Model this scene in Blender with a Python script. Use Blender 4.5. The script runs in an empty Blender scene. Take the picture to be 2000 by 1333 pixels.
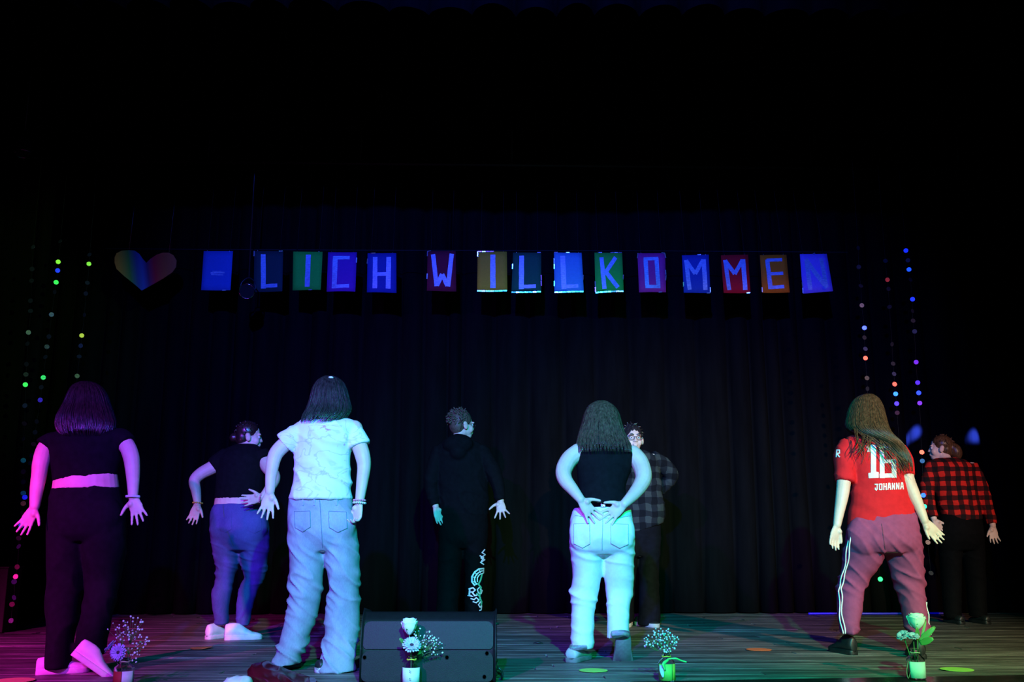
import bpy, bmesh, math, random
from mathutils import Vector, Matrix, noise, geometry
from mathutils.bvhtree import BVHTree

random.seed(7)
scene = bpy.context.scene
COL = scene.collection
R = math.radians

# ------------------------------------------------------------------ camera
F = 1900.0                      # focal length in pixels of the 2000 px frame
CAMZ = 0.71
PITCH = R(11.5)
CP, SP = math.cos(PITCH), math.sin(PITCH)
cam_data = bpy.data.cameras.new('camera')
cam_data.sensor_width = 36.0
cam_data.lens = F / 2000.0 * 36.0
cam_data.clip_end = 200
cam = bpy.data.objects.new('camera', cam_data)
COL.objects.link(cam)
cam.location = (0, 0, CAMZ)
cam.rotation_euler = (math.pi / 2 + PITCH, 0, 0)
scene.camera = cam

# ------------------------------------------------------------------ world, exposure
world = bpy.data.worlds.new('dark_hall')
scene.world = world
world.use_nodes = True
world.node_tree.nodes['Background'].inputs[0].default_value = (0.25, 0.35, 0.6, 1)
world.node_tree.nodes['Background'].inputs[1].default_value = 0.0012
scene.view_settings.view_transform = 'Standard'
scene.view_settings.look = 'None'
scene.view_settings.gamma = 1.0
scene.view_settings.exposure = 0.0
scene.view_settings.use_curve_mapping = False

# ------------------------------------------------------------------ stage lamps on the front truss
def spot(name, loc, aim, col, power, cone, blend=0.5, size=0.05):
    l = bpy.data.lights.new(name, 'SPOT')
    l.color = col
    l.energy = power
    l.spot_size = R(cone)
    l.spot_blend = blend
    l.shadow_soft_size = size
    o = bpy.data.objects.new(name, l)
    COL.objects.link(o)
    o.location = loc
    d = Vector(aim) - Vector(loc)
    o.rotation_euler = d.to_track_quat('-Z', 'Y').to_euler()
    return o

spot('magenta_stage_lamp', (-4.9, -1.0, 3.3), (-3.3, 5.4, 0.35), (1.0, 0.03, 0.66), 4700, 22, 0.9, 0.06)
spot('violet_stage_lamp', (-2.6, -2.2, 3.7), (-0.8, 6.5, 0.8), (0.42, 0.02, 1.0), 3200, 36, 0.9, 0.06)
spot('blue_stage_lamp', (-0.6, -2.6, 3.9), (0.0, 8.5, 1.9), (0.03, 0.08, 1.0), 6000, 44, 0.8, 0.06)
spot('green_stage_lamp', (1.0, -2.6, 3.9), (0.75, 5.7, 0.55), (0.0, 1.0, 0.34), 4500, 40, 0.9, 0.06)
spot('warm_stage_lamp', (4.6, -1.0, 3.4), (2.7, 6.6, 1.15), (1.0, 0.54, 0.38), 3100, 31, 0.9, 0.06)
spot('blue_effect_lamp', (4.3, 6.3, 4.3), (4.06, 9.72, 1.80), (0.05, 0.10, 1.0), 110000, 1.7, 0.9, 0.02)
spot('blue_effect_lamp', (4.4, 6.3, 4.3), (4.66, 9.72, 1.80), (0.05, 0.10, 1.0), 95000, 1.8, 0.9, 0.02)
spot('added_green_spot', (3.0, -2.0, 4.2), (-3.75, 7.7, 2.55), (0.40, 1.0, 0.22), 1000, 12.5, 0.7, 0.06)  # unseen spot added to make the left foil discs glint green

# ------------------------------------------------------------------ pixel <-> place helpers
def ray(x, y):
    r = (x - 1000.0) / F
    u = (666.5 - y) / F
    return Vector((r, CP - u * SP, SP + u * CP))
CAM = Vector((0, 0, CAMZ))
def at(x, y, Y):
    d = ray(x, y)
    return CAM + d * (Y / d.y)
def ground(x, y, z=0.0):
    d = ray(x, y)
    return CAM + d * ((z - CAMZ) / d.z)
def ppm(p):
    q = p - CAM
    return F / (q.y * CP + q.z * SP)

# ------------------------------------------------------------------ materials
MATS = {}
def _new(name):
    m = bpy.data.materials.new(name)
    m.use_nodes = True
    nt = m.node_tree
    b = nt.nodes['Principled BSDF']
    return m, nt, b
def link(nt, a, b): nt.links.new(a, b)
def coords(nt, scale=(1, 1, 1), kind='Object'):
    tc = nt.nodes.new('ShaderNodeTexCoord')
    mp = nt.nodes.new('ShaderNodeMapping')
    mp.inputs['Scale'].default_value = scale
    link(nt, tc.outputs[kind], mp.inputs[0])
    return mp.outputs[0]
def noise_tex(nt, vec, scale, detail=4, rough=0.55, dist=0.0):
    n = nt.nodes.new('ShaderNodeTexNoise')
    n.inputs['Scale'].default_value = scale
    n.inputs['Detail'].default_value = detail
    n.inputs['Roughness'].default_value = rough
    n.inputs['Distortion'].default_value = dist
    link(nt, vec, n.inputs['Vector'])
    return n.outputs['Fac']
def ramp(nt, fac, stops):
    r = nt.nodes.new('ShaderNodeValToRGB')
    e = r.color_ramp.elements
    e[0].position, e[0].color = stops[0][0], (*stops[0][1], 1)
    e[1].position, e[1].color = stops[1][0], (*stops[1][1], 1)
    for p, c in stops[2:]:
        x = e.new(p); x.color = (*c, 1)
    link(nt, fac, r.inputs[0])
    return r.outputs[0]
def bump(nt, b, h, strength=0.3, dist=0.01):
    n = nt.nodes.new('ShaderNodeBump')
    n.inputs['Strength'].default_value = strength
    n.inputs['Distance'].default_value = dist
    link(nt, h, n.inputs['Height'])
    link(nt, n.outputs[0], b.inputs['Normal'])
def math_node(nt, op, a, b=None):
    n = nt.nodes.new('ShaderNodeMath'); n.operation = op
    for i, v in enumerate((a, b)):
        if v is None: continue
        if isinstance(v, (int, float)): n.inputs[i].default_value = v
        else: link(nt, v, n.inputs[i])
    return n.outputs[0]
def mixc(nt, fac, a, b, mode='MIX'):
    n = nt.nodes.new('ShaderNodeMix'); n.data_type = 'RGBA'; n.blend_type = mode
    if isinstance(fac, (int, float)): n.inputs[0].default_value = fac
    else: link(nt, fac, n.inputs[0])
    for i, v in ((6, a), (7, b)):
        if isinstance(v, tuple): n.inputs[i].default_value = (*v, 1)
        else: link(nt, v, n.inputs[i])
    return n.outputs[2]

def cloth(name, c, var=0.25, scale=30, rough=0.85, bumpk=0.25, stretch=(1, 1, 1), sheen=0.0, weave=420):
    if name in MATS: return MATS[name]
    m, nt, b = _new(name)
    v = coords(nt, stretch)
    f = noise_tex(nt, v, scale, 5)
    lo = tuple(max(0, k * (1 - var)) for k in c); hi = tuple(min(1, k * (1 + var)) for k in c)
    link(nt, ramp(nt, f, [(0.3, lo), (0.7, hi)]), b.inputs['Base Color'])
    b.inputs['Roughness'].default_value = rough
    b.inputs['Specular IOR Level'].default_value = 0.5 if 'leather' in name or 'rubber' in name else 0.08
    if sheen: b.inputs['Sheen Weight'].default_value = sheen
    bump(nt, b, noise_tex(nt, v, weave, 2), bumpk, 0.002)
    MATS[name] = m
    return m
def plain(name, c, rough=0.5, metal=0.0, spec=0.5, var=0.1, scale=20, bumpk=0.1):
    if name in MATS: return MATS[name]
    m, nt, b = _new(name)
    v = coords(nt)
    f = noise_tex(nt, v, scale, 3)
    lo = tuple(max(0, k * (1 - var)) for k in c); hi = tuple(min(1, k * (1 + var)) for k in c)
    link(nt, ramp(nt, f, [(0.3, lo), (0.7, hi)]), b.inputs['Base Color'])
    b.inputs['Roughness'].default_value = rough
    b.inputs['Metallic'].default_value = metal
    b.inputs['Specular IOR Level'].default_value = spec
    if bumpk: bump(nt, b, noise_tex(nt, v, scale * 8, 2), bumpk, 0.002)
    MATS[name] = m
    return m
def skin_mat():
    m, nt, b = _new('skin')
    v = coords(nt)
    f = noise_tex(nt, v, 14, 4)
    link(nt, ramp(nt, f, [(0.3, (0.64, 0.44, 0.35)), (0.7, (0.74, 0.54, 0.44))]), b.inputs['Base Color'])
    b.inputs['Roughness'].default_value = 0.5
    b.inputs['Specular IOR Level'].default_value = 0.35
    bump(nt, b, noise_tex(nt, v, 260, 2), 0.12, 0.001)
    MATS['skin'] = m
def hair_mat(name, dark, light, rough=0.38):
    m, nt, b = _new(name)
    v = coords(nt, (200, 200, 5))
    v2 = coords(nt, (55, 55, 3))
    f = math_node(nt, 'ADD', math_node(nt, 'MULTIPLY', noise_tex(nt, v, 1.6, 4, 0.6), 0.45), math_node(nt, 'MULTIPLY', noise_tex(nt, v2, 1.5, 3, 0.6), 0.55))
    link(nt, ramp(nt, f, [(0.36, dark), (0.66, light)]), b.inputs['Base Color'])
    b.inputs['Roughness'].default_value = rough
    b.inputs['Specular IOR Level'].default_value = 0.75 if name in ('hair_black', 'hair_dark_brown') else 0.3
    bump(nt, b, f, 0.5, 0.003)
    MATS[name] = m
def plaid_mat(name, both, one, none, period, wob=0.006, duty=0.5):
    m, nt, b = _new(name)
    tc = nt.nodes.new('ShaderNodeTexCoord')
    nz = nt.nodes.new('ShaderNodeTexNoise'); nz.inputs['Scale'].default_value = 9
    link(nt, tc.outputs['Object'], nz.inputs['Vector'])
    sub = nt.nodes.new('ShaderNodeVectorMath'); sub.operation = 'MULTIPLY_ADD'
    link(nt, nz.outputs['Color'], sub.inputs[0])
    sub.inputs[1].default_value = (wob * 8,) * 3
    link(nt, tc.outputs['Object'], sub.inputs[2])
    sep = nt.nodes.new('ShaderNodeSeparateXYZ'); link(nt, sub.outputs[0], sep.inputs[0])
    def band(s, off):
        return math_node(nt, 'GREATER_THAN', math_node(nt, 'FRACT', math_node(nt, 'ADD', math_node(nt, 'MULTIPLY', s, 1 / period), off)), 1 - duty)
    bx = band(sep.outputs[0], 20.1); bz = band(sep.outputs[2], 0.3)
    c1 = mixc(nt, bx, none, one)
    c2 = mixc(nt, bx, one, both)
    col = mixc(nt, bz, c1, c2)
    link(nt, col, b.inputs['Base Color'])
    b.inputs['Roughness'].default_value = 0.9
    b.inputs['Specular IOR Level'].default_value = 0.15
    bump(nt, b, noise_tex(nt, coords(nt), 350, 2), 0.25, 0.002)
    MATS[name] = m
def glass_mat(name, c, rough=0.03):
    m, nt, b = _new(name)
    b.inputs['Base Color'].default_value = (*c, 1)
    b.inputs['Transmission Weight'].default_value = 1.0
    b.inputs['Roughness'].default_value = rough
    b.inputs['IOR'].default_value = 1.45
    v = coords(nt)
    bump(nt, b, noise_tex(nt, v, 20, 2), 0.05, 0.002)
    MATS[name] = m

skin_mat()
hair_mat('hair_dark_brown', (0.005, 0.003, 0.003), (0.040, 0.020, 0.018), 0.3)
hair_mat('hair_black', (0.005, 0.004, 0.005), (0.045, 0.034, 0.036), 0.28)
hair_mat('hair_brown', (0.018, 0.012, 0.008), (0.13, 0.085, 0.055), 0.33)
hair_mat('hair_long_brown', (0.016, 0.008, 0.004), (0.15, 0.075, 0.032), 0.33)
hair_mat('hair_short_brown', (0.03, 0.02, 0.014), (0.16, 0.11, 0.08), 0.5)
plaid_mat('plaid_grey', (0.036, 0.046, 0.044), (0.012, 0.015, 0.018), (0.004, 0.005, 0.007), 0.105)
plaid_mat('plaid_red', (0.62, 0.02, 0.012), (0.07, 0.006, 0.006), (0.010, 0.006, 0.006), 0.083, 0.004)
cloth('black_jersey', (0.0045, 0.0045, 0.006))
cloth('black_trouser', (0.005, 0.0045, 0.007))
cloth('black_hoodie', (0.0026, 0.003, 0.0038))
cloth('black_slacks', (0.0022, 0.0022, 0.0026))
cloth('black_sweatpants', (0.0020, 0.0021, 0.0026))
cloth('dark_trouser', (0.0045, 0.005, 0.007))
cloth('red_jersey', (0.66, 0.016, 0.022), 0.08)
cloth('plum_trouser', (0.30, 0.055, 0.135), 0.10)
cloth('white_denim', (0.78, 0.80, 0.80), 0.05, 40)
cloth('white_leather', (0.72, 0.70, 0.72), 0.06, 30, 0.5)
cloth('white_rubber', (0.62, 0.60, 0.60), 0.08, 30, 0.55)
cloth('grey_rubber', (0.16, 0.17, 0.17), 0.15, 60, 0.7)
cloth('grey_leather', (0.42, 0.44, 0.43), 0.10, 30, 0.5)
cloth('black_leather', (0.012, 0.014, 0.014), 0.2, 30, 0.45)
cloth('brown_rubber', (0.10, 0.05, 0.05), 0.2, 40, 0.7)
plain('print_white', (0.78, 0.78, 0.76), 0.6)
plain('eye_white', (0.7, 0.68, 0.66), 0.2)
plain('black_plastic', (0.012, 0.012, 0.014), 0.35)
plain('foil_silver', (0.85, 0.85, 0.88), 0.18, 1.0, 0.5, 0.1, 60, 0.6)
plain('bracelet_white', (0.7, 0.66, 0.7), 0.5)
plain('bracelet_pink', (0.75, 0.25, 0.35), 0.5)
plain('bracelet_orange', (0.8, 0.35, 0.05), 0.5)
glass_mat('clear_glass', (0.92, 0.96, 0.94))
def lens_mat():
    m = bpy.data.materials.new('spectacle_lens'); m.use_nodes = True
    nt = m.node_tree; nt.nodes.remove(nt.nodes['Principled BSDF'])
    t = nt.nodes.new('ShaderNodeBsdfTransparent'); g = nt.nodes.new('ShaderNodeBsdfGlossy'); g.inputs['Roughness'].default_value = 0.05
    x = nt.nodes.new('ShaderNodeMixShader'); x.inputs[0].default_value = 0.06
    link(nt, t.outputs[0], x.inputs[1]); link(nt, g.outputs[0], x.inputs[2]); link(nt, x.outputs[0], nt.nodes['Material Output'].inputs[0])
    MATS['spectacle_lens'] = m
lens_mat()

def denim(name, base, fade, amount):
    m, nt, b = _new(name)
    f = noise_tex(nt, coords(nt, (6, 6, 3)), 1.3, 4, 0.55)
    f2 = noise_tex(nt, coords(nt, (120, 120, 30)), 2.0, 3, 0.6)
    g = math_node(nt, 'ADD', math_node(nt, 'MULTIPLY', f, 0.7), math_node(nt, 'MULTIPLY', f2, 0.3))
    link(nt, ramp(nt, g, [(0.35, base), (0.35 + amount, fade)]), b.inputs['Base Color'])
    b.inputs['Roughness'].default_value = 0.9
    b.inputs['Specular IOR Level'].default_value = 0.15
    bump(nt, b, noise_tex(nt, coords(nt), 500, 2), 0.3, 0.002)
    MATS[name] = m
denim('blue_denim', (0.042, 0.045, 0.17), (0.09, 0.095, 0.29), 0.35)
denim('pale_denim', (0.22, 0.25, 0.31), (0.40, 0.44, 0.50), 0.35)
def tie_dye():
    m, nt, b = _new('tie_dye')
    v = coords(nt, (5.0, 5.0, 9.0))
    f = noise_tex(nt, v, 1.2, 3, 0.5, 0.6)
    base = (0.80, 0.81, 0.83)
    c1 = ramp(nt, f, [(0.0, base), (0.455, base), (0.478, (0.58, 0.57, 0.72)), (0.50, base), (0.60, base), (0.66, (0.64, 0.70, 0.84)), (0.74, base)])
    v2 = coords(nt, (9.0, 9.0, 12.0))
    mp = v2.node; mp.inputs['Location'].default_value = (3.1, 1.7, 5.2)
    f2 = noise_tex(nt, v2, 1.2, 4, 0.55, 0.8)
    k = ramp(nt, f2, [(0.68, (0, 0, 0)), (0.73, (1, 1, 1))])
    link(nt, mixc(nt, k, c1, (0.62, 0.22, 0.42)), b.inputs['Base Color'])
    b.inputs['Roughness'].default_value = 0.9
    b.inputs['Specular IOR Level'].default_value = 0.15
    bump(nt, b, noise_tex(nt, coords(nt), 420, 2), 0.25, 0.002)
    MATS['tie_dye'] = m
tie_dye()

# ------------------------------------------------------------------ mesh builder
def cr_rows(rows, sub):
    """Catmull-Rom through tuples of floats."""
    out = []
    n = len(rows)
    for i in range(n - 1):
        p0 = rows[max(0, i - 1)]; p1 = rows[i]; p2 = rows[i + 1]; p3 = rows[min(n - 1, i + 2)]
        for s in range(sub):
            t = s / sub
            out.append(tuple(0.5 * ((2 * b) + (-a + c) * t + (2 * a - 5 * b + 4 * c - d) * t * t + (-a + 3 * b - 3 * c + d) * t ** 3)
                             for a, b, c, d in zip(p0, p1, p2, p3)))
    out.append(tuple(rows[-1]))
    return out

class MB:
    def __init__(self):
        self.v = []; self.f = []; self.m = []
    def add(self, vs, fs, mi=0):
        o = len(self.v)
        self.v += [Vector(p) for p in vs]
        self.f += [tuple(i + o for i in f) for f in fs]
        self.m += [mi] * len(fs)
    def loft(self, rings, cap=True, closed=True, mi=0):
        n = len(rings[0]); vs = []; fs = []
        for r in rings: vs += list(r)
        for i in range(len(rings) - 1):
            for j in range(n if closed else n - 1):
                k = (j + 1) % n
                fs.append((i * n + j, i * n + k, (i + 1) * n + k, (i + 1) * n + j))
        if cap and closed:
            fs.append(tuple(reversed(range(n))))
            fs.append(tuple((len(rings) - 1) * n + j for j in range(n)))
        self.add(vs, fs, mi)
    def tube(self, pts, rad, n=10, sub=1, mi=0, flat=1.0, up=None, ends=False):
        rows = [(*p, r) for p, r in zip(pts, rad)]
        if sub > 1: rows = cr_rows(rows, sub)
        P = [Vector(r[:3]) for r in rows]; Q = [max(1e-5, r[3]) for r in rows]
        rings = []; prev = None
        for i, p in enumerate(P):
            t = (P[min(i + 1, len(P) - 1)] - P[max(i - 1, 0)])
            if t.length < 1e-9: t = Vector((0, 0, 1))
            t.normalize()
            if prev is None:
                a = Vector(up) if up is not None else (Vector((0, 1, 0)) if abs(t.y) < 0.9 else Vector((1, 0, 0)))
            else: a = prev
            a = a - t * a.dot(t)
            if a.length < 1e-6: a = t.orthogonal()
            a.normalize(); prev = a
            b = t.cross(a)
            rings.append([p + a * (Q[i] * flat * math.cos(2 * math.pi * j / n)) + b * (Q[i] * math.sin(2 * math.pi * j / n)) for j in range(n)])
        self.loft(rings, mi=mi)
        if ends:
            self.ball(P[0], Q[0], 10, 7, mi); self.ball(P[-1], Q[-1], 10, 7, mi)
    def ball(self, c, r, nu=14, nv=9, mi=0, rot=None):
        c = Vector(c)
        rr = (r, r, r) if isinstance(r, (int, float)) else r
        vs = []; fs = []
        def tr(p):
            q = Vector((p[0] * rr[0], p[1] * rr[1], p[2] * rr[2]))
            if rot is not None: q = rot @ q
            return c + q
        vs.append(tr((0, 0, 1)))
        for i in range(1, nv):
            th = math.pi * i / nv
            for j in range(nu):
                ph = 2 * math.pi * j / nu
                vs.append(tr((math.sin(th) * math.cos(ph), math.sin(th) * math.sin(ph), math.cos(th))))
        vs.append(tr((0, 0, -1)))
        for j in range(nu): fs.append((0, 1 + j, 1 + (j + 1) % nu))
        for i in range(nv - 2):
            for j in range(nu):
                a = 1 + i * nu
                fs.append((a + j, a + nu + j, a + nu + (j + 1) % nu, a + (j + 1) % nu))
        L = len(vs) - 1; a = 1 + (nv - 2) * nu
        for j in range(nu): fs.append((L, a + (j + 1) % nu, a + j))
        self.add(vs, fs, mi)
    def box(self, c, s, rot=None, mi=0, taper=1.0):
        c = Vector(c); vs = []
        for z in (-1, 1):
            k = taper if z > 0 else 1.0
            for x, y in ((-1, -1), (1, -1), (1, 1), (-1, 1)):
                q = Vector((x * s[0] * k / 2, y * s[1] * k / 2, z * s[2] / 2))
                if rot is not None: q = rot @ q
                vs.append(c + q)
        self.add(vs, [(3, 2, 1, 0), (4, 5, 6, 7), (0, 1, 5, 4), (1, 2, 6, 5), (2, 3, 7, 6), (3, 0, 4, 7)], mi)
    def lathe(self, prof, c=(0, 0, 0), n=24, mi=0, cap=True):
        c = Vector(c)
        self.loft([[c + Vector((r * math.cos(2 * math.pi * j / n), r * math.sin(2 * math.pi * j / n), z)) for j in range(n)] for r, z in prof], cap, True, mi)
    def prism(self, poly, h, mi=0):
        """poly: list of (x, z); extruded along +-y"""
        n = len(poly)
        vs = [Vector((x, -h / 2, z)) for x, z in poly] + [Vector((x, h / 2, z)) for x, z in poly]
        fs = [tuple(range(n)), tuple(reversed(range(n, 2 * n)))] + [(i, (i + 1) % n, n + (i + 1) % n, n + i) for i in range(n)]
        self.add(vs, [tuple(reversed(f)) for f in fs], mi)
    def mesh(self, name):
        me = bpy.data.meshes.new(name)
        me.from_pydata([tuple(p) for p in self.v], [], self.f)
        me.polygons.foreach_set('material_index', self.m)
        me.update()
        return me
    def build(self, name, mats, parent=None, smooth=True, base=None, bevel=0.0, weld=False):
        me = self.mesh(name)
        return finish(name, me, mats, parent, smooth, base, bevel)

BASE = {}
def finish(name, me, mats, parent=None, smooth=True, base=None, bevel=0.0):
    if base is None and parent is not None: base = BASE.get(parent.name)
    if base is not None: me.transform(Matrix.Translation(-Vector(base)))
    bm = bmesh.new(); bm.from_mesh(me)
    if bevel > 0:
        bmesh.ops.bevel(bm, geom=bm.edges[:] + bm.verts[:], offset=bevel, segments=2, affect='EDGES', profile=0.5, clamp_overlap=True)
    bmesh.ops.recalc_face_normals(bm, faces=bm.faces[:])
    bm.to_mesh(me); bm.free()
    if smooth: me.polygons.foreach_set('use_smooth', [True] * len(me.polygons))
    for m in (mats if isinstance(mats, (list, tuple)) else [mats]):
        me.materials.append(MATS[m] if isinstance(m, str) else m)
    o = bpy.data.objects.new(name, me)
    COL.objects.link(o)
    if parent is not None:
        o.parent = parent
        BASE[o.name] = base if base is not None else Vector((0, 0, 0))
    return o
def thing(name, label, cat, base, group=None):
    o = bpy.data.objects.new(name, None)
    COL.objects.link(o)
    o.empty_display_size = 0.1
    o.location = base
    BASE[o.name] = Vector(base)
    tag(o, label, cat, group)
    return o
def tag(o, label=None, cat=None, group=None, kind=None):
    if label: o['label'] = label
    if cat: o['category'] = cat
    if group: o['group'] = group
    if kind: o['kind'] = kind
    return o
def remeshed(mb, voxel, iters=4, factor=0.5):
    """one continuous surface from overlapping closed shapes"""
    me = mb.mesh('tmp')
    o = bpy.data.objects.new('tmp', me)
    COL.objects.link(o)
    r = o.modifiers.new('r', 'REMESH'); r.mode = 'VOXEL'; r.voxel_size = voxel; r.adaptivity = 0
    if iters:
        s = o.modifiers.new('s', 'SMOOTH'); s.factor = factor; s.iterations = iters
    dg = bpy.context.evaluated_depsgraph_get()
    ev = o.evaluated_get(dg)
    out = bpy.data.meshes.new_from_object(ev, depsgraph=dg)
    bpy.data.objects.remove(o); bpy.data.meshes.remove(me)
    return out
def wrinkle(me, amp, fx, fz, base=0.3, zones=(), seed=0.0, slant=0.0):
    ns = [v.normal.copy() for v in me.vertices]
    for v, nn in zip(me.vertices, ns):
        c = v.co
        w = base
        for z0, s, k in zones: w += k * math.exp(-((c.z - z0) / s) ** 2)
        if w < 0.01: continue
        q = Vector((c.x * fx + seed, c.y * fx * 0.6 + seed * 2, (c.z + slant * c.x) * fz))
        a = noise.noise(q)
        b = noise.noise(q * 2.1 + Vector((5, 3, 1)))
        rg = max(0.0, 1 - 2.6 * abs(a))
        rr = rg * rg * 1.5 - 0.35 + b * 0.5
        v.co = c + nn * (amp * 0.42 * w * rr)
    me.update()

# traced rows: (y | (yl, yr), xl, xr, dd, half depth or None)
def norm_rows(rows, ratio):
    out = []
    for r in rows:
        y = r[0]; yl, yr = (y if isinstance(y, tuple) else (y, y))
        dd = r[3] if len(r) > 3 else 0.0
        b = r[4] if len(r) > 4 else -ratio
        out.append((yl, yr, r[1], r[2], dd, b))
    return out
def trace(mb, rows, D, ratio=0.75, sub=5, shrink=1.0, n=26, power=1.0):
    rr = norm_rows(rows, ratio)
    fixed = []
    for yl, yr, xl, xr, dd, b in rr:
        if b < 0:
            pl = at(xl, yl, D + dd); pr = at(xr, yr, D + dd)
            b = -b * (pr - pl).length / 2
        fixed.append((yl, yr, xl, xr, dd, b))
    rings = []
    for yl, yr, xl, xr, dd, b in cr_rows(fixed, sub):
        pl = at(xl, yl, D + dd); pr = at(xr, yr, D + dd)
        c = (pl + pr) / 2; u = (pr - pl) / 2 * shrink; v = Vector((0, b * shrink, 0))
        ring = []
        for j in range(n):
            t = 2 * math.pi * j / n
            cx = math.copysign(abs(math.cos(t)) ** power, math.cos(t)); sy = math.copysign(abs(math.sin(t)) ** power, math.sin(t))
            ring.append(c + u * cx + v * sy)
        rings.append(ring)
    mb.loft(rings)
    return rings

# ------------------------------------------------------------------ figure helpers
def add_head(mb, c, yaw=0.0, pitch=0.0, roll=0.0, s=1.0):
    """head with face; yaw 0 looks away from the camera (+Y), +90 looks to the image right"""
    M = Matrix.Rotation(-R(yaw), 3, 'Z') @ Matrix.Rotation(R(roll), 3, 'Y') @ Matrix.Rotation(R(pitch), 3, 'X')
    def W(p): return Vector(c) + M @ (Vector(p) * s)
    def E(p, r, rot=None): mb.ball(W(p), tuple(k * s for k in r), 16, 11, 0, M if rot is None else M @ rot)
    E((0, -0.014, 0.028), (0.074, 0.092, 0.082))
    E((0, 0.030, -0.022), (0.060, 0.056, 0.088))
    E((0, 0.048, -0.082), (0.038, 0.036, 0.032))
    E((0, 0.000, -0.055), (0.058, 0.062, 0.050))
    for q in (-1, 1):
        E((q * 0.034, 0.056, -0.035), (0.026, 0.026, 0.032))
        E((q * 0.028, 0.078, 0.018), (0.026, 0.011, 0.009))
        E((q * 0.078, -0.006, -0.014), (0.010, 0.021, 0.033), Matrix.Rotation(R(12), 3, 'X'))
        E((q * 0.081, -0.012, 0.000), (0.009, 0.018, 0.018))
        E((q * 0.010, 0.088, -0.032), (0.009, 0.010, 0.008))
    mb.tube([W((0, 0.078, 0.008)), W((0, 0.088, -0.012)), W((0, 0.096, -0.030))], [0.008 * s, 0.009 * s, 0.0105 * s], 8, 1, ends=True)
    E((0, 0.086, -0.056), (0.022, 0.010, 0.006))
    E((0, 0.084, -0.066), (0.019, 0.010, 0.007))
    return W, M
def add_hand(mb, W, d, nrm, side, s=1.0, spread=1.0, curl=12.0, thumb=50.0, curls=None):
    """W wrist, d direction of the fingers, nrm where the palm faces, side +1/-1 picks the thumb side"""
    d = Vector(d).normalized(); nrm = Vector(nrm); nrm = (nrm - d * nrm.dot(d)).normalized()
    lat = d.cross(nrm) * side
    W = Vector(W)
    rings = []
    for t, w, th in ((-0.012, 0.024, 0.020), (0.0, 0.025, 0.018), (0.03, 0.034, 0.016), (0.06, 0.040, 0.0145), (0.085, 0.040, 0.012), (0.094, 0.036, 0.009)):
        c = W + d * (t * s)
        rings.append([c + lat * (w * s * math.cos(a)) + nrm * (th * s * math.sin(a)) for a in [2 * math.pi * j / 14 for j in range(14)]])
    mb.loft(rings)
    mb.ball(W + d * 0.035 * s + lat * 0.020 * s + nrm * 0.010 * s, (0.018 * s,) * 3)
    for i, (off, ln, sp) in enumerate(((0.030, 0.074, 9), (0.0105, 0.083, 2), (-0.0095, 0.077, -5), (-0.028, 0.060, -13))):
        a = R(sp * spread)
        fd = (d * math.cos(a) + lat * math.sin(a)).normalized()
        p = W + d * (0.084 * s - abs(off) * 0.18 * s) + lat * (off * s)
        pts = [p - fd * 0.012 * s, p]; rad = [0.0088 * s, 0.0092 * s]
        cu = curls[i] if curls else curl
        for k, fr in enumerate((0.42, 0.32, 0.26)):
            ang = R(cu * (k + 0.6))
            dd = fd * math.cos(ang) + nrm * math.sin(ang)
            p = p + dd * (ln * fr * s)
            pts.append(p); rad.append((0.0084, 0.0078, 0.0066)[k] * s)
        mb.tube(pts, rad, 9, 2, ends=True)
    a = R(thumb)
    td = (d * math.cos(a) + lat * math.sin(a) + nrm * 0.25).normalized()
    p0 = W + d * 0.022 * s + lat * 0.020 * s
    p1 = p0 + td * 0.034 * s
    td2 = (td + d * 0.35).normalized()
    p2 = p1 + td2 * 0.030 * s
    p3 = p2 + (td2 + d * 0.15).normalized() * 0.024 * s
    mb.tube([p0, p1, p2, p3], [0.0145 * s, 0.0115 * s, 0.0098 * s, 0.0075 * s], 9, 2, ends=True)
def px_path(pts, D):
    return [at(x, y, D + dd) for x, y, dd, r in pts], [r for x, y, dd, r in pts]
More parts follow.
